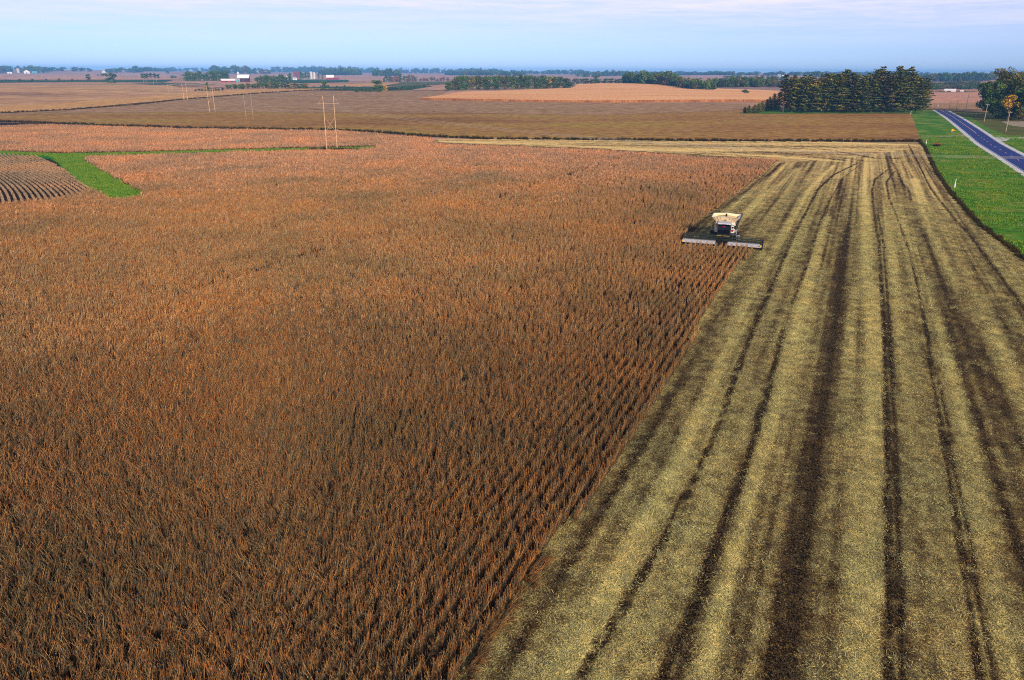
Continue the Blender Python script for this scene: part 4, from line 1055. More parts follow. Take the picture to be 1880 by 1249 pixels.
# ---- woods and treelines too far or too dense to count
far_src = [broadleaf(500 + i, PAL[k], 16, 13, 9, 42, 1.1, 0.02)[0].obj('far_%02d' % i, M_LEAF, link=False, colors=True) for i, k in enumerate(['dark', 'mid', 'dark', 'olive', 'rust', 'mid'])]
def mass(name, line, hpx, label, rows=3, gap=6.0, depth=14.0, weights=None, hm=None):
    if name == 'far_treeline': hpx = [1.3 * v for v in hpx]
    P = ground(line)[:, :2]; d = np.concatenate([[0], np.cumsum(np.hypot(*np.diff(P, axis=0).T))])
    hs = np.array(hpx if isinstance(hpx, (list, tuple)) else [hpx] * len(P), float) * np.array([mpp((*q, 0)) for q in P]) / math.cos(PITCH)
    pts, sc = [], []
    for k in range(rows):
        t = np.arange(0, d[-1], gap) + rng.uniform(-0.5, 0.5, len(np.arange(0, d[-1], gap))) * gap
        X = np.stack([np.interp(t, d, P[:, i]) for i in range(2)], 1)
        out = X / np.linalg.norm(X, axis=1)[:, None]
        X = X + out * (k * depth + rng.uniform(-0.4, 0.4, len(X))[:, ] * depth)[:, None]
        h_ = np.interp(t, d, hs) * rng.uniform(0.7, 1.25, len(t)) * (1.0 - 0.05 * k)
        w_ = rng.uniform(0.8, 1.3, len(t)) * np.maximum(h_ * 0.8, gap * 1.1)
        pts.append(X); sc.append(np.stack([w_ / 13, w_ / 13, h_ / 15], 1))
    X = np.concatenate(pts); sc = np.concatenate(sc); n = len(X)
    scatter(name, np.column_stack([X, H(X[:, 0], X[:, 1]) - 0.3]), np.stack([np.zeros(n), np.zeros(n), rng.uniform(0, 6.28, n)], 1), sc,
            rng.choice(6, n, p=weights if weights else [.25, .2, .25, .12, .06, .12]), [o.copy() for o in far_src], label)
mass('far_wood', [(1146, 154), (1180, 156), (1215, 158), (1250, 162)], [20, 23, 23, 20], 'big wood in the hollow behind the corn rise', 5, 9, 18)
mass('far_wood', [(1245, 163.5), (1280, 167), (1312, 167.5)], [18, 20, 20], 'darker end of the big wood in the hollow', 4, 8, 14)
mass('far_wood', [(1308, 161.5), (1340, 160.5), (1404, 160.5), (1445, 160.5)], [17, 18, 17, 15], 'wood left of the pine grove behind the striped field', 4, 8, 16)
mass('far_wood', [(686, 140), (712, 140), (737, 139.5)], [11, 13, 10], 'blue wood on the far rise left of centre', 5, 16, 30)
mass('far_wood', [(1690, 151), (1730, 151), (1780, 150), (1826, 149)], [13, 16, 16, 14], 'wooded hill far behind the road', 8, 16, 60)
mass('far_wood', [(1700, 165), (1740, 164.5), (1795, 164)], [9, 9, 10], 'low wood beyond the peach field behind the road', 4, 8, 22)
mass('far_wood', [(1700, 158), (1760, 157), (1795, 156)], [6, 7, 7], 'thin trees on the slope behind the road', 2, 14, 40)
mass('far_wood', [(1090, 140), (1146, 139.5), (1240, 141)], [9, 9, 8], 'tree belt above the big wood', 3, 18, 50)
mass('far_treeline', [(-60, 134.5), (30, 134), (92, 134)], [9, 9, 8], 'blue treeline along the horizon at the far left', 3, 22, 80)
mass('far_treeline', [(90, 131.5), (170, 131.5)], [6, 5], 'blue treeline on the left horizon', 2, 40, 120)
mass('far_treeline', [(200, 134), (250, 133.6), (262, 133)], [7, 9, 6], 'blue trees round the far left farm', 2, 25, 60)
mass('far_treeline', [(262, 131.5), (320, 131), (420, 132)], [6, 4.5, 5], 'long blue treeline left of the copse', 2, 40, 120)
mass('far_treeline', [(390, 135.5), (440, 135.8), (500, 136)], [10, 10, 7], 'blue treeline behind the distant farm', 3, 22, 60)
mass('far_treeline', [(500, 133), (600, 133.5), (700, 134)], [7, 8, 7], 'blue treeline above the silos', 3, 35, 90)
mass('far_treeline', [(590, 138), (640, 138.5), (662, 138)], [8, 9, 7], 'nearer blue trees right of the silos', 2, 22, 40)
mass('far_treeline', [(736, 134.5), (850, 135), (930, 136)], [6, 7, 6], 'blue treeline above the long wood', 3, 35, 90)
mass('far_treeline', [(820, 138), (900, 139), (960, 140)], [6, 7, 6], 'second blue treeline above the long wood', 3, 24, 50)
mass('far_treeline', [(940, 135.5), (1060, 137), (1100, 138)], [5, 6, 5], 'blue treeline on the horizon right of centre', 2, 40, 90)
mass('far_treeline', [(1060, 141.5), (1100, 142)], [6, 6], 'blue trees beside the tiny far farm', 2, 22, 40)
mass('far_treeline', [(1240, 138), (1340, 138.5), (1480, 139)], [5, 5, 5], 'long blue treeline on the right horizon', 3, 40, 90)
mass('far_treeline', [(1330, 147), (1400, 147.5), (1440, 147)], [6, 7, 5], 'trees below the white farm on the right horizon', 2, 14, 30)
mass('far_treeline', [(1480, 139.5), (1600, 140), (1700, 141)], [5, 6, 6], 'blue treeline behind the pine grove', 3, 40, 90)
mass('far_treeline', [(1820, 141), (1900, 141), (2000, 142)], [6, 7, 7], 'blue treeline at the right edge of the horizon', 3, 35, 90)
mass('far_hedge', [(1060, 148), (1120, 147.5), (1160, 147)], [4, 4, 4], 'hedge on the far slope right of the long wood', 1, 10, 10)
mass('far_hedge', [(840, 143), (930, 144), (1000, 143.5)], [4, 3, 4], 'hedge showing above the long wood', 1, 12, 10)
mass('far_hedge', [(0, 149.5), (60, 150), (130, 149)], [2, 2.5, 2], 'dark hedge at the back of the tan hill', 1, 6, 6)
mass('far_hedge', [(1690, 168.3), (1740, 168.3), (1795, 168.5)], [1.8, 1.8, 1.8], 'dark hedge at the back of the peach field', 1, 4, 4)

# ================================================================== FARM BUILDINGS
def building(name, label, cat, px, py, wpx, hpx, depth_m, wall, roof, rz=0.0, roof_share=0.45, doors=1, wins=0, flat=False, group=None, gable=True):
    p = G(px, py); s = mpp(p)
    w, h = wpx * s, hpx * s / math.cos(PITCH)
    az = math.atan2(p[0], p[1])
    o = thing(name, label, cat, p, -az + rz, group)
    he = h * (1 - roof_share); d = depth_m
    MB().box(-w / 2, w / 2, -d / 2, d / 2, -0.5, he).obj('wall', wall, o)
    r = MB(); ov = 0.03 * w
    if gable:   # ridge along x
        t = 0.25
        for sgn in (-1, 1):
            r.prism([(sgn * (d / 2 + 0.4), he - 0.1), (0, h), (0, h + t), (sgn * (d / 2 + 0.4), he - 0.1 + t)], 'x', -w / 2 - ov, w / 2 + ov)
        gw = MB()
        for x in (-w / 2 + 0.01, w / 2 - 0.21): gw.prism([(-d / 2, he), (d / 2, he), (0, h - 0.05)], 'x', x, x + 0.2)
        gw.obj('gable', wall, o)
    else:       # ridge towards the viewer
        t = 0.25
        for sgn in (-1, 1):
            r.prism([(sgn * (w / 2 + 0.4), he - 0.1), (0, h), (0, h + t), (sgn * (w / 2 + 0.4), he - 0.1 + t)], 'y', -d / 2 - 0.4, d / 2 + 0.4)
        gw = MB()
        for y in (-d / 2 + 0.01, d / 2 - 0.21): gw.prism([(-w / 2, he), (w / 2, he), (0, h - 0.05)], 'y', y, y + 0.2)
        gw.obj('gable', wall, o)
    r.obj('roof', roof, o)
    for k in range(doors):
        x = (k - (doors - 1) / 2) * w / (doors + 0.5); dw = min(3.6, w * 0.2)
        MB().box(x - dw / 2, x + dw / 2, -d / 2 - 0.06, -d / 2 + 0.02, -0.1, he * 0.72).obj('door', plain('dark_door', S(70, 62, 58), 0.7), o)
    for k in range(wins):
        x = -w / 2 + w * (k + 0.5) / wins; ww = min(1.3, w * 0.08)
        MB().box(x - ww / 2, x + ww / 2, -d / 2 - 0.05, -d / 2 + 0.02, he * 0.78, he * 0.95).obj('window', plain('dark_glass_pane', S(40, 48, 60), 0.2), o)
    return o
W_ = plain('white_siding', S(226, 222, 216), 0.7); RED = plain('barn_red', S(150, 36, 32), 0.75); BRICK = plain('brick_red', S(120, 56, 50), 0.8)
RW = plain('white_metal_roof', S(236, 228, 222), 0.45); GREY = plain('grey_metal_roof', S(150, 158, 166), 0.45); TEAL = plain('teal_siding', S(90, 160, 170), 0.7); MAR = plain('maroon_siding', S(72, 30, 40), 0.8)
building('livestock_shed', 'long low shed with white roof and red end wall at the distant farm', 'shed', 420, 151.3, 26, 5.5, 12, RED, RW, R(10), 0.5, 2)
building('barn', 'maroon barn with a bright white roof in the middle of the distant farm', 'barn', 448, 151, 20, 12, 14, MAR, RW, R(-12), 0.45, 1, 3)
building('machine_shed', 'small pale blue shed in front of the maroon barn', 'shed', 437, 151.3, 7, 6, 9, TEAL, GREY, R(5), 0.4, 1)
building('farmhouse', 'white farmhouse among the dark farmyard trees', 'house', 527, 147, 6, 6.5, 9, W_, GREY, 0, 0.45, 1, 3, gable=False)
building('machine_shed', 'small grey shed right of the white farmhouse', 'shed', 541, 147.5, 7, 5, 8, W_, GREY, 0.2, 0.4, 1)
building('brick_building', 'tall brick-red farm building left of the silos', 'barn', 545, 143.5, 11, 10.5, 12, BRICK, plain('red_roof', S(120, 60, 54), 0.7), 0, 0.3, 1, 4)
building('barn', 'red barn with a white roof right of the silos', 'barn', 606.5, 146.4, 13, 7.5, 14, RED, RW, R(-8), 0.55, 1, 3)
building('livestock_shed', 'low red shed attached to the right of the red barn', 'shed', 618, 146.4, 10, 3, 9, RED, RED, 0, 0.4, 1)
building('barn', 'white gabled barn on the far left horizon', 'barn', 49.5, 135.2, 9, 6, 14, W_, RW, 0, 0.5, 1, 0, gable=False)
building('livestock_shed', 'low white shed left of the white gabled barn on the far left', 'shed', 18, 135.6, 7, 2.8, 10, W_, RW, 0, 0.4, 1)
building('machine_shed', 'teal shed right of the white gabled barn on the far left', 'shed', 64, 135, 8, 3.6, 12, TEAL, TEAL, 0, 0.4, 1)
building('farmhouse', 'white house left of the big spreading dark tree on the horizon', 'house', 193, 134, 9, 5, 10, W_, GREY, 0, 0.5, 1, 3)
building('livestock_shed', 'long pale shed on the horizon behind the distant farm', 'shed', 492, 132.2, 22, 3.6, 16, W_, GREY, 0, 0.45, 2)
building('farmhouse', 'white house on the horizon above the brick-red building', 'house', 534, 132.4, 6, 4, 10, W_, GREY, 0, 0.5, 1, 2)
building('farmhouse', 'tiny white house on the horizon left of the distant copse', 'house', 437, 136, 4, 4, 9, W_, GREY, 0, 0.5, 1, 2, gable=False)
building('livestock_shed', 'low white shed behind the peach field by the road', 'shed', 1744, 168.2, 18, 4, 12, W_, RW, 0, 0.6, 1)
building('machine_shed', 'small white shed right of the low white shed behind the peach field', 'shed', 1766, 168.4, 5, 2.4, 8, W_, RW, 0, 0.4, 1)
building('barn', 'white barn of the farm on the horizon left of the pine grove', 'barn', 1439, 144, 7, 5, 14, W_, RW, 0, 0.4, 1)
building('livestock_shed', 'long white shed of the farm on the horizon left of the pine grove', 'shed', 1420, 144, 14, 3.6, 14, W_, RW, 0, 0.4, 1)
building('machine_shed', 'pale blue building between the white shed and the white barn on the right horizon', 'shed', 1430, 143.6, 5, 6, 12, plain('pale_blue_siding', S(150, 180, 210), 0.7), GREY, 0, 0.3, 1)
building('farmhouse', 'tiny white house on the far slope above the long wood', 'house', 1069, 139, 5, 3, 9, W_, GREY, 0, 0.4, 1, 2)
building('farmhouse', 'tiny white house on the horizon above the left end of the long wood', 'house', 802, 133, 4, 3, 10, W_, GREY, 0, 0.4, 1, 2, gable=False)
CONC = plain('pale_concrete', S(206, 196, 186), 0.8, scale=0.4); DOME = plain('dome_metal', S(190, 196, 204), 0.4, metal=0.4)
def silo(label, px, py, wpx, hpx, group=None, name='silo'):
    p = G(px, py); s = mpp(p); r = wpx * s / 2; h = hpx * s / math.cos(PITCH)
    o = thing(name, label, 'silo', p, 0, group)
    b = MB()
    n = 14
    for k in range(9):
        b.tube([(0, 0, h * 0.88 * k / 9), (0, 0, h * 0.88 * (k + 0.93) / 9)], r, n); b.tube([(0, 0, h * 0.88 * (k + 0.93) / 9), (0, 0, h * 0.88 * (k + 1) / 9)], r * 1.015, n)
    b.obj('shell', CONC, o)
    MB().tube([(0, 0, h * 0.88), (0, 0, h * 0.93), (0, 0, h * 0.97), (0, 0, h)], [r * 1.03, r * 0.9, r * 0.55, r * 0.08], n).obj('dome', DOME, o)
    MB().box(-r * 0.16, r * 0.16, -r - 0.5, -r - 0.02, 0, h * 0.86).obj('chute', DOME, o)
    return o
silo('left and taller of the two pale concrete silos at the distant farm', 572, 146.2, 4.6, 13.2)
silo('right and shorter of the two pale concrete silos at the distant farm', 577.4, 145.8, 4.4, 12)
silo('pale silo on the far left horizon beside the white gabled barn', 34, 134, 5, 7.5)
silo('white tower silo on the horizon right of the two concrete silos', 647.5, 131.5, 3, 7)
for i in range(8):
    p = G(556 + i * 1.9, 146.4); o = thing('calf_hutch', 'small white calf hutch in the row in front of the silos', 'hutch', p, 0, 'white calf hutches')
    b = MB(); b.prism([(-0.8, 0), (0.8, 0), (0.8, 1.0), (0.45, 1.6), (-0.45, 1.6), (-0.8, 1.0)], 'y', -1.1, 1.1); b.obj('shell', W_, o)
    MB().box(-0.4, 0.4, -1.14, -1.09, 0, 1.0).obj('opening', plain('dark_opening', S(30, 28, 28), 0.9), o)

# ================================================================== POLES, WIRES, SIGN, MARKERS
M_POLE = plain('pale_weathered_wood', S(214, 176, 142), 0.85, var=0.2, scale=1.5)
M_POLE2 = plain('grey_weathered_wood', S(176, 158, 138), 0.85, var=0.2, scale=1.5)
M_WIRE = plain('aluminium_wire', S(196, 186, 176), 0.5, metal=0.3)
M_INS = plain('insulator', S(150, 150, 155), 0.3)
HF = [((600.5, 279), (619.5, 278.2), 92, 'nearest and tallest twin-pole power frame, standing in the soybeans', M_POLE),
      ((452, 219), (465, 218), 41, 'grey twin-pole power frame in the brown bean field left of the tallest one', plain('dark_weathered_wood', S(158, 140, 124), 0.9)),
      ((385, 206.2), (395, 205.6), 42.5, 'pale twin-pole power frame at the dark line in the violet field', M_POLE),
      ((338, 184.2), (344.8, 183.6), 28, 'twin-pole power frame at the edge of the golden strip', M_POLE),
      ((309.4, 170.4), (316.2, 169.9), 14, 'small twin-pole power frame on the tan field', M_POLE2),
      ((283, 158), (289, 157.6), 12, 'tiny twin-pole power frame on the far green strip', M_POLE2),
      ((264, 153.4), (269, 153), 8.5, 'tiniest and farthest twin-pole power frame', M_POLE2)]
tops = []
for a, b_, hp, lab, mt in HF:
    pa, pb = G(*a), G(*b_); h = hp * mpp(pa) / math.cos(PITCH)
    c = (pa + pb) / 2; o = thing('transmission_pole', lab, 'power pole', c, 0, 'twin-pole power frames')
    rad = 0.135 if h > 11 else 0.17
    da, db = Vector(pa - c), Vector(pb - c)
    for q in (da, db): MB().tube([tuple(q + Vector((0, 0, -0.5))), tuple(q + Vector((0, 0, h)))], [rad, rad * 0.65], 8).obj('pole', mt, o)
    ax = (db - da); ax.z = 0; half_ = ax.length / 2; ax.normalize()
    zc = h * 0.86; arm = half_ + 1.7
    b = MB()
    for sg in (-0.22, 0.22):
        n_ = Vector((-ax.y, ax.x, 0)) * sg
        b.tube([tuple(-ax * arm + n_ + Vector((0, 0, zc))), tuple(ax * arm + n_ + Vector((0, 0, zc)))], 0.025, 4)
    b.obj('crossarm', mt, o)
    b = MB()
    b.tube([tuple(da + Vector((0, 0, h * 0.62))), tuple(db + Vector((0, 0, h * 0.36)))], 0.04, 4); b.tube([tuple(db + Vector((0, 0, h * 0.62))), tuple(da + Vector((0, 0, h * 0.36)))], 0.04, 4)
    b.tube([tuple(da + Vector((0, 0, h * 0.98))), tuple(-ax * arm + Vector((0, 0, zc)))], 0.03, 4); b.tube([tuple(db + Vector((0, 0, h * 0.98))), tuple(ax * arm + Vector((0, 0, zc)))], 0.03, 4)
    b.obj('brace', mt, o)
    at_ = []
    for t in (-arm * 0.95, 0, arm * 0.95):
        q = ax * t + Vector((0, 0, zc)); ins = MB()
        for z in range(5): ins.tube([tuple(q + Vector((0, 0, -0.15 - z * 0.22))), tuple(q + Vector((0, 0, -0.26 - z * 0.22)))], [0.13, 0.05], 8)
        ins.obj('insulator', M_INS, o)
        at_.append(Vector(c) + q + Vector((0, 0, -1.3)))
    tops.append(at_)
def span(label, A, B, sag, rad=0.02):
    o = thing('power_line', label, 'power line', (A[1] + B[1]) / 2, 0, 'power line spans')
    base = o.location
    for a, b_ in zip(A, B):
        pts = [a.lerp(b_, t) - Vector((0, 0, 4 * sag * t * (1 - t))) - base for t in [k / 16 for k in range(17)]]
        MB().tube([tuple(p) for p in pts], rad, 4).obj('conductor', M_WIRE, o)
end_r = [Vector((250 + dx, 150 + dy, 14.0)) for dx, dy in ((0, -3), (0, 0), (0, 3))]
span('wires running from the tallest power frame to the right over the field and the road', tops[0], end_r, 8.6)
span('wires between the tallest power frame and the grey one left of it', tops[0], tops[1], 4.0)
span('wires between the grey power frame and the pale one at the dark line', tops[1], tops[2], 1.0)
span('wires between the pale power frame and the one at the golden strip', tops[2], tops[3], 4.0)
span('wires between the golden strip frame and the small one on the tan field', tops[3], tops[4], 4.0)
UP = [(1791.5, 212.5, 35, 'roadside pole against the left edge of the dark trees'), (1806.6, 223.5, 29.5, 'roadside pole in front of the dark trees, middle of the near three'), (1846.4, 242, 34, 'nearest roadside pole, right of the gravel lane'),
      (1710.7, 198, 20, 'thin far pole where the road vanishes behind the pines'), (1719.7, 198, 13, 'short far pole second from the pines beyond the road bend'), (1728.7, 199.2, 12, 'short far pole right of the white post beyond the bend'),
      (1742, 202, 14, 'faint far pole in front of the violet field'), (1755, 204, 16, 'thin far pole left of the tall faint one'), (1772.5, 204.5, 38, 'tall faint pole in front of the peach field')]
ut = []
for x, y, hp, lab in UP:
    p = G(x, y); h = hp * mpp(p) / math.cos(PITCH); o = thing('utility_pole', lab, 'utility pole', p, R(-35), 'utility poles along the road')
    MB().tube([(0, 0, -0.4), (0, 0, h)], [0.17, 0.11], 8).obj('pole', M_POLE2, o)
    MB().box(-0.9, 0.9, -0.06, 0.06, h * 0.93, h * 0.955).obj('crossarm', M_POLE2, o)
    b = MB()
    for xx in (-0.8, 0.8): b.tube([(xx, 0, h * 0.955), (xx, 0, h * 0.955 + 0.22)], 0.07, 6)
    b.obj('insulator', M_INS, o)
    ut.append(Vector(p) + Vector((0, 0, h * 0.96)))
for i, (a, b_) in enumerate([(2, 1), (1, 0)]):
    o = thing('overhead_wire', ['roadside wire between the nearest pole and the middle pole', 'roadside wire between the middle pole and the pole by the dark trees'][i], 'wire', (ut[a] + ut[b_]) / 2)
    pts = [ut[a].lerp(ut[b_], t / 8) - Vector((0, 0, 3.0 * (t / 8) * (1 - t / 8))) - o.location for t in range(9)]
    MB().tube([tuple(q) for q in pts], 0.018, 4).obj('conductor', M_WIRE, o)
# yellow pennant sign
p = G(1747.5, 249.5); s_ = mpp(p)
o = thing('road_sign', 'yellow pennant road sign on a post left of the blue-grey road', 'road sign', p, R(-25))
MB().box(-0.05, 0.05, -0.04, 0.04, -0.3, 2.6).obj('post', plain('galvanised_post', S(120, 122, 120), 0.5, metal=0.4), o)
MB().prism([(-0.55, 1.75), (-0.55, 3.0), (1.05, 2.375)], 'y', -0.075, -0.045).obj('sign_panel', plain('yellow_sign', S(240, 176, 22), 0.5), o)
MB().prism([(-0.60, 1.68), (-0.60, 3.07), (1.15, 2.375)], 'y', -0.043, -0.041).obj('sign_border', plain('dark_sign_edge', S(60, 46, 20), 0.6), o)
# marker posts
for x, y, hp, lab in [(1752.3, 344.5, 15, 'white pipeline marker post standing in the green verge'), (1700.3, 264, 8, 'white marker post at the far corner of the stubble field'), (1671.8, 210.5, 6, 'white marker post at the right corner of the bean field below the pines'), (1723, 196, 3.5, 'white roadside post far along the bend')]:
    p = G(x, y); h = hp * mpp(p) / math.cos(PITCH); o = thing('marker_post', lab, 'marker post', p)
    b = MB(); b.tube([(0, 0, -0.2), (0, 0, h * 0.45), (0, 0, h * 0.5), (0, 0, h * 0.97), (0, 0, h)], [0.16, 0.15, 0.09, 0.06, 0.02], 10); b.obj('post', plain('white_plastic_post', S(232, 232, 226), 0.5), o)
    MB().tube([(0, 0, h * 0.452), (0, 0, h * 0.49)], [0.165, 0.13], 10).obj('collar', plain('post_collar', S(190, 170, 90), 0.6), o)
# red disc implement parked in the verge
p = G(1719, 269); o = thing('disc_harrow', 'small dull red farm implement with discs parked in the green verge by the field corner', 'farm implement', p, R(30))
o.scale = (0.8, 0.8, 0.9); IRED = plain('implement_red', S(140, 44, 40), 0.5); DK = plain('dark_steel', S(40, 38, 38), 0.5, metal=0.5)
b = MB()
for x in (-1.3, 0, 1.3): b.box(x - 0.07, x + 0.07, -1.1, 1.1, 0.85, 1.0)
for y in (-1.1, 0.0, 1.1): b.box(-1.6, 1.6, y - 0.07, y + 0.07, 1.0, 1.15)
b.tube([(0, -1.1, 1.05), (0, -2.8, 0.6)], 0.07, 6); b.tube([(-0.9, -1.1, 1.05), (0, -2.6, 0.65)], 0.06, 6); b.tube([(0.9, -1.1, 1.05), (0, -2.6, 0.65)], 0.06, 6)
b.tube([(0, -0.4, 1.1), (0, -0.6, 1.9)], 0.06, 6); b.tube([(0, -0.6, 1.9), (0, 1.0, 1.1)], 0.05, 6)
bevel(b.obj('frame', IRED, o), 0.02)
for sy in (-0.7, 0.7):
    d = MB(); d.tube([(-1.6, sy, 0.32), (1.6, sy, 0.32)], 0.05, 6)
    for k in range(9):
        x = -1.5 + k * 0.375; d.tube([(x, sy, 0.32), (x + 0.04, sy, 0.32)], [0.33, 0.30], 14)
    d.obj('disc_gang', DK, o)
for sx in (-1.75, 1.75): MB().wheel(sx - 0.12, sx + 0.12, 0.2, 0.42, 0.42, 18).obj('wheel', plain('tyre_rubber', S(26, 25, 25), 0.9), o)
# flattened track-side mailbox group is not visible; two small animals' worth of dark shrubs are bushes above

# ================================================================== COMBINE HARVESTER
def combine():
    f = (G(1249.5, 451.5) + G(1397.5, 459.5)) / 2          # middle of the cutter bar
    HEAD = ROW_AZ - R(4)
    fwd = np.array([math.sin(HEAD), math.cos(HEAD), 0])
    base = f + fwd * 4.7; base[2] = 0.0
    o = thing('combine_harvester', 'white and black combine harvester cutting the soybeans with a wide draper header', 'combine harvester', base, -HEAD)
    WH = plain('combine_white_paint', S(224, 216, 204), 0.4, 0.4, var=0.06); SIL = plain('combine_silver_paint', S(176, 180, 186), 0.4, 0.4, var=0.08)
    CRM = plain('tank_cream_paint', S(240, 214, 170), 0.5, 0.3, var=0.08); BLK = plain('black_steel', S(30, 31, 32), 0.5, 0.4, var=0.2)
    DG = plain('dark_green_grey_steel', S(44, 52, 46), 0.5, 0.4, var=0.2); TY = plain('tyre_rubber', S(26, 25, 25), 0.9)
    GL = plain('dark_cab_glass', (0.006, 0.008, 0.014), 0.08, 0.5, var=0.02); YEL = plain('warning_yellow', S(226, 180, 60), 0.5); RD = plain('signal_red', S(170, 20, 24), 0.4)
    BELT = plain('pale_draper_belt', S(186, 184, 186), 0.7, var=0.08); GRN_ = plain('grain_heap', S(224, 186, 116), 0.95, var=0.12, scale=9.0); ORG = plain('orange_lamp', S(220, 120, 40), 0.4)
    # body
    b = MB(); b.prism([(-0.1, 1.25), (6.6, 1.25), (7.0, 1.9), (6.8, 3.0), (4.2, 3.55), (-0.1, 3.55)], 'x', -1.5, 1.5); bevel(b.obj('body', WH, o), 0.08)
    for sx in (-1, 1):
        x0, x1 = (1.505, 1.62) if sx > 0 else (-1.62, -1.505)
        bevel(MB().prism([(0.4, 1.45), (6.3, 1.5), (6.5, 2.7), (4.0, 3.3), (0.4, 3.3)], 'x', x0, x1).obj('side_panel', SIL, o), 0.04)
        MB().box(x0 + 0.02 * sx, x1 + 0.02 * sx, 0.7, 5.8, 2.25, 2.40).obj('stripe', RD, o)
    # front bulkhead panels either side of the cab
    for sx in (-1, 1):
        xa, xb = sorted((sx * 0.99, sx * 1.5))
        pnl = bevel(MB().box(xa, xb, -0.22, -0.102, 1.75, 3.5).obj('front_panel', WH, o), 0.04)
        if sx > 0:
            MB().tube([(1.25, -0.222, 2.75), (1.25, -0.26, 2.75)], 0.17, 14).obj('air_intake', BLK, pnl)
            MB().box(1.08, 1.42, -0.26, -0.222, 2.05, 2.4).obj('red_lamp_panel', RD, pnl)
        else:
            MB().box(-1.38, -1.1, -0.26, -0.222, 2.7, 3.1).obj('orange_lamp', ORG, pnl)
    # cab
    cab = MB(); cab.prism([(-1.75, 1.75), (-0.11, 1.75), (-0.11, 3.52), (-1.35, 3.52), (-1.85, 2.6)], 'x', -0.92, 0.92)
    cb = bevel(cab.obj('cab', GL, o), 0.05)
    fr = MB()
    for x in (-0.95, 0.95):
        fr.tube([(x, -1.78, 1.72), (x, -1.88, 2.6), (x, -1.38, 3.53)], 0.055, 6); fr.tube([(x, -0.7, 1.72), (x, -0.7, 3.53)], 0.05, 6)
    fr.tube([(-0.95, -1.79, 1.74), (0.95, -1.79, 1.74)], 0.06, 6)
    fr.obj('cab_frame', BLK, cb)
    bevel(MB().prism([(-1.75, 3.50), (-1.85, 3.62), (-1.7, 3.78), (0.1, 3.82), (0.1, 3.50)], 'x', -1.02, 1.02).obj('cab_roof', SIL, o), 0.05)
    for x in (-0.85, -0.5, 0.5, 0.85): MB().box(x - 0.12, x + 0.12, -1.87, -1.80, 3.56, 3.68).obj('work_light', plain('lamp_lens', S(210, 214, 220), 0.2), o)
    MB().box(-0.26, 0.30, -1.66, -1.635, 3.04, 3.16).obj('red_badge', RD, cb)
    MB().tube([(0.45, -1.60, 2.2), (0.45, -1.66, 2.36)], [0.05, 0.14], 10).obj('steering_wheel', BLK, cb)
    for sx in (-1, 1):
        mm_ = MB(); mm_.tube([(sx * 1.0, -1.4, 3.45), (sx * 1.65, -1.65, 3.4)], 0.035, 6); mm_.box(sx * 1.7 - 0.16, sx * 1.7 + 0.16, -1.72, -1.64, 2.85, 3.45); bevel(mm_.obj('mirror', BLK, o), 0.02)
    # platform, ladder and rails on the picture's right
    pl_ = MB(); pl_.box(1.0, 2.0, -1.6, -0.25, 1.62, 1.72); pl_.obj('platform', BLK, o)
    ld = MB()
    for x in (2.05, 2.5): ld.tube([(x, -1.5, 0.5), (x, -1.3, 1.75)], 0.03, 5)
    for k in range(5): ld.box(2.05, 2.5, -1.52 + k * 0.05, -1.38 + k * 0.05, 0.6 + k * 0.26, 0.64 + k * 0.26)
    ld.tube([(1.95, -1.55, 1.7), (1.95, -1.55, 2.6), (1.95, -0.3, 2.6), (1.95, -0.3, 1.7)], 0.025, 5)
    ld.obj('ladder', SIL, o)
    # grain tank with flared extensions
    z0, z1 = 3.56, 4.5; y0, y1 = 0.2, 2.6; fx, fy = 0.72, 0.62; x_ = 1.42
    t = MB(); th = 0.04
    lo = [(-x_, y0), (x_, y0), (x_, y1), (-x_, y1)]; hi = [(-x_ - fx, y0 - fy), (x_ + fx, y0 - fy), (x_ + fx, y1 + fy), (-x_ - fx, y1 + fy)]
    for i in range(4):
        j = (i + 1) % 4
        zt = z1
        A0, B0 = Vector((*lo[i], z0)), Vector((*lo[j], z0)); A1, B1 = Vector((*hi[i], zt)), Vector((*hi[j], zt))
        mid_ = (A1 + B1) / 2 + Vector((0, 0, 0.14)); cen = Vector((0, (y0 + y1) / 2, z0))
        ins = lambda v: v + Vector((-math.copysign(th, v.x), math.copysign(th, (y0 + y1) / 2 - v.y), 0))
        t.add([A0, B0, B1, mid_, A1, ins(A0), ins(B0), ins(B1), ins(mid_) if abs(mid_.x) > 0.1 else mid_ + Vector((0, math.copysign(th, (y0 + y1) / 2 - mid_.y), 0)), ins(A1)],
              [(0, 1, 2, 3, 4), (9, 8, 7, 6, 5), (1, 0, 5, 6), (2, 1, 6, 7), (3, 2, 7, 8), (4, 3, 8, 9), (0, 4, 9, 5)])
    tk = t.obj('grain_tank', CRM, o)
    rim = MB()
    for i in range(4):
        j = (i + 1) % 4; A1, B1 = Vector((*hi[i], z1)), Vector((*hi[j], z1)); rim.tube([A1, (A1 + B1) / 2 + Vector((0, 0, 0.15)), B1], 0.045, 6)
    rim.obj('rim', SIL, tk)
    for sx in (-1, 1):
        rib = MB()
        for k in range(3):
            u = 0.25 + 0.25 * k
            rib.tube([(sx * (0.5 + 0.35 * k), y0 - 0.03, z0 + 0.04), (sx * (0.75 + 0.5 * k), y0 - fy - 0.02, z1)], 0.025, 5)
        rib.obj('stiffener', CRM, tk)
    gm = MB(); n = 18; v = [(0, (y0 + y1) / 2, 4.60)]
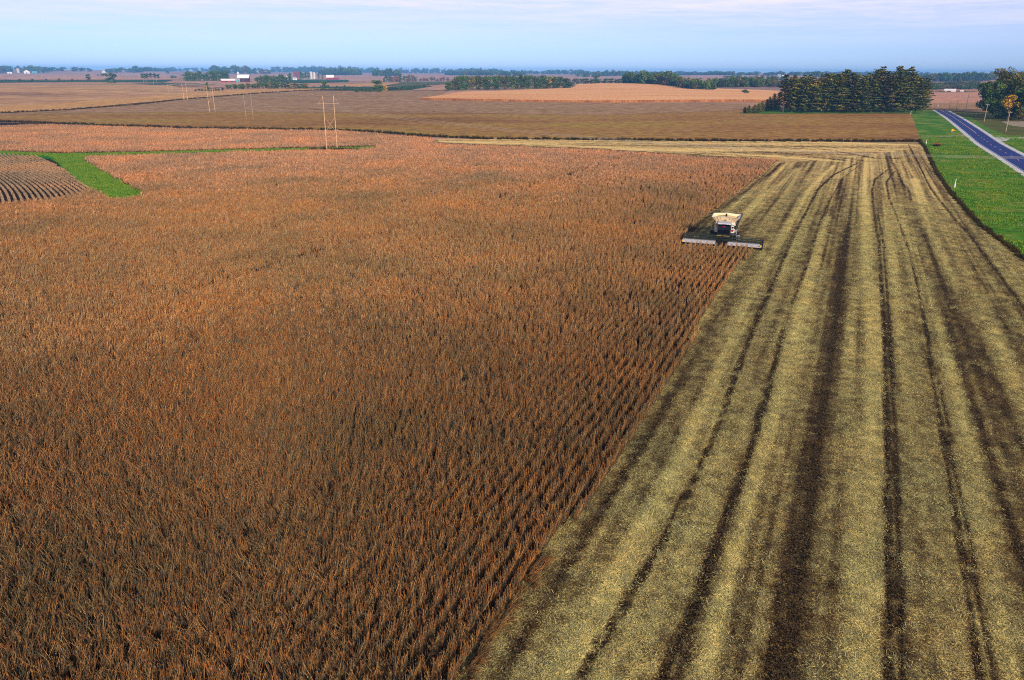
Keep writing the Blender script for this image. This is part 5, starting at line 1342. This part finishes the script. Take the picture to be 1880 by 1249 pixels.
    for ring, (rx, ry, zz) in enumerate([(0.7, 0.6, 4.5), (1.4, 1.15, 4.32), (1.9, 1.6, 4.12)]):
        for k in range(n):
            a = 2 * math.pi * k / n; q = 1 / max(abs(math.cos(a)), abs(math.sin(a))) ** 0.5
            v.append((rx * math.cos(a) * q, (y0 + y1) / 2 + ry * math.sin(a) * q * 0.97, zz + random.uniform(-0.03, 0.03)))
    fcs = [(0, 1 + k, 1 + (k + 1) % n) for k in range(n)]
    for rg in range(2):
        for k in range(n):
            a0, a1 = 1 + rg * n + k, 1 + rg * n + (k + 1) % n; fcs.append((a0, a0 + n, a1 + n, a1))
    gm.add(v, fcs); gm.obj('grain_heap', GRN_, tk, smooth=True)
    MB().tube([(0, 1.0, 3.7), (0, 0.75, 4.95)], [0.16, 0.16], 10).obj('bubble_auger', BLK, tk)
    MB().box(-0.22, 0.22, y0 - 0.40, y0 - 0.30, 3.98, 4.06).obj('grab_handle', BLK, tk)
    # unloading auger folded back along the right of the picture
    ua = MB(); ua.tube([(1.75, 0.6, 2.2), (1.85, 0.7, 3.3), (1.95, 1.2, 3.6), (2.0, 8.0, 3.7)], [0.2, 0.22, 0.22, 0.2], 10); ua.obj('unloading_auger', BLK, o)
    ex = MB(); ex.tube([(1.2, 5.4, 3.2), (1.2, 5.4, 4.3)], 0.1, 8); ex.obj('exhaust', BLK, o)
    # axles and wheels
    MB().tube([(-2.2, 0.3, 0.95), (2.2, 0.3, 0.95)], 0.22, 8).obj('front_axle', BLK, o)
    MB().tube([(-1.4, 5.6, 0.68), (1.4, 5.6, 0.68)], 0.16, 8).obj('rear_axle', BLK, o)
    for sx in (-1, 1):
        for off in (1.25, 2.0):
            x = sx * off; w = MB().wheel(x - 0.3, x + 0.3, 0.3, 0.97, 0.97, 28).obj('front_wheel', TY, o)
            MB().tube([(x - 0.302 , 0.3, 0.97), (x + 0.302, 0.3, 0.97)], 0.5, 16).obj('rim', SIL, w)
        x = sx * 1.35; w = MB().wheel(x - 0.25, x + 0.25, 5.6, 0.68, 0.68, 24).obj('rear_wheel', TY, o)
        MB().tube([(x - 0.252, 5.6, 0.68), (x + 0.252, 5.6, 0.68)], 0.33, 14).obj('rim', SIL, w)
    # feeder house and header
    fd = MB(); fd.prism([(-0.3, 1.1), (-0.3, 1.75), (-1.3, 1.70), (-2.9, 1.2), (-2.9, 0.45)], 'x', -0.75, 0.75); bevel(fd.obj('feeder_house', BLK, o), 0.04)
    MB().box(-1.0, 1.0, -1.92, -1.82, 1.42, 1.56).obj('front_step', YEL, o)
    hw = 6.15
    fr = MB(); fr.box(-hw, hw, -2.98, -2.86, 0.35, 0.80); fr.tube([(-hw, -2.9, 1.42), (hw, -2.9, 1.42)], 0.11, 8); fr.tube([(-hw, -2.9, 0.4), (hw, -2.9, 0.4)], 0.1, 8)
    for k in range(13):
        x = -hw + 2 * hw * k / 12; fr.box(x - 0.05, x + 0.05, -2.96, -2.88, 0.5, 1.40)
    fr.obj('header_frame', BLK, o)
    MB().box(-hw, hw, -2.885, -2.865, 0.94, 1.14).obj('back_sheet', DG, o)
    for sx in (-1, 1):
        xa, xb = sorted((sx * 0.95, sx * (hw - 0.08)))
        dk = MB(); dk.prism([(-2.99, 0.86), (-2.99, 0.92), (-4.45, 0.56), (-4.45, 0.50)], 'x', xa, xb); d_ = dk.obj('draper_belt', BELT, o)
        sl = MB()
        for k in range(14):
            x = xa + (xb - xa) * (k + 0.5) / 14; sl.prism([(-3.02, 0.914), (-3.02, 0.926), (-4.4, 0.586), (-4.4, 0.574)], 'x', x - 0.03, x + 0.03)
        sl.obj('slat', BELT, d_)
        en = MB(); xe = sx * hw
        en.prism([(-2.86, 0.3), (-2.86, 1.45), (-3.6, 1.25), (-4.5, 0.72), (-5.2, 0.2), (-4.4, 0.2)], 'x', min(xe, xe + sx * 0.12), max(xe, xe + sx * 0.12)); bevel(en.obj('crop_divider', BLK, o), 0.03)
        MB().box(min(xe - sx * 0.04, xe - sx * 0.34), max(xe - sx * 0.04, xe - sx * 0.34), -4.42, -4.0, 0.64, 0.84).obj('yellow_marker', YEL, o)
    cd_ = MB(); cd_.prism([(-2.99, 0.78), (-2.99, 0.84), (-4.45, 0.48), (-4.45, 0.42)], 'x', -0.94, 0.94); cd_.obj('center_belt', BLK, o)
    ctb = MB(); ctb.box(-hw, hw, -4.62, -4.46, 0.30, 0.42)
    for k in range(80):
        x = -hw + 2 * hw * (k + 0.5) / 80; ctb.prism([(x - 0.05, -4.62), (x + 0.05, -4.62), (x, -4.78)], 'z', 0.32, 0.37)
    ctb.obj('cutter_bar', BLK, o)
    # reel: two halves, six bats each, with tines
    for xa, xb in ((-hw + 0.2, -0.12), (0.12, hw - 0.2)):
        rl_ = MB(); yc, zc, rr0 = -3.3, 1.52, 0.50
        rl_.tube([(xa, yc, zc), (xb, yc, zc)], 0.10, 8)
        nsp = 5
        for k in range(6):
            a = 2 * math.pi * k / 6 + 0.35; yy, zz = yc + rr0 * math.cos(a), zc + rr0 * math.sin(a)
            rl_.tube([(xa, yy, zz), (xb, yy, zz)], 0.035, 5)
            for q in range(36):
                x = xa + (xb - xa) * (q + 0.5) / 36; rl_.box(x - 0.012, x + 0.012, yy - 0.012, yy + 0.012, zz - 0.24, zz)
            for q in range(nsp):
                x = xa + (xb - xa) * q / (nsp - 1); rl_.tube([(x, yc, zc), (x, yy, zz)], 0.03, 4)
                a2 = a + math.pi / 3; rl_.tube([(x, yy, zz), (x, yc + rr0 * math.cos(a2), zc + rr0 * math.sin(a2))], 0.025, 4)
        rl_.obj('reel', DG, o)
    for x in (-hw, 0, hw):
        MB().tube([(x, -2.9, 1.45), (x, -2.6 if x == 0 else -2.95, 1.8), (x, -3.35, 1.56)], 0.06, 6).obj('reel_arm', BLK, o)
    o.scale = (1, 1, 0.9)
    return o
combine()

# ================================================================== HAZE
hz = MB(); HZ = 10800.0
hz.box(-HZ, HZ, -HZ, HZ, -8.0, 62.0)
m = bpy.data.materials.new('haze_air'); m.use_nodes = True
nn = m.node_tree.nodes; nn.clear(); ou = nn.new('ShaderNodeOutputMaterial'); pv = nn.new('ShaderNodeVolumePrincipled')
pv.inputs['Color'].default_value = (0.16, 0.46, 1.0, 1); pv.inputs['Density'].default_value = 0.00011; pv.inputs['Anisotropy'].default_value = -0.25
m.node_tree.links.new(pv.outputs[0], ou.inputs['Volume'])
h_o = hz.obj('haze', m); kind(h_o, 'stuff')
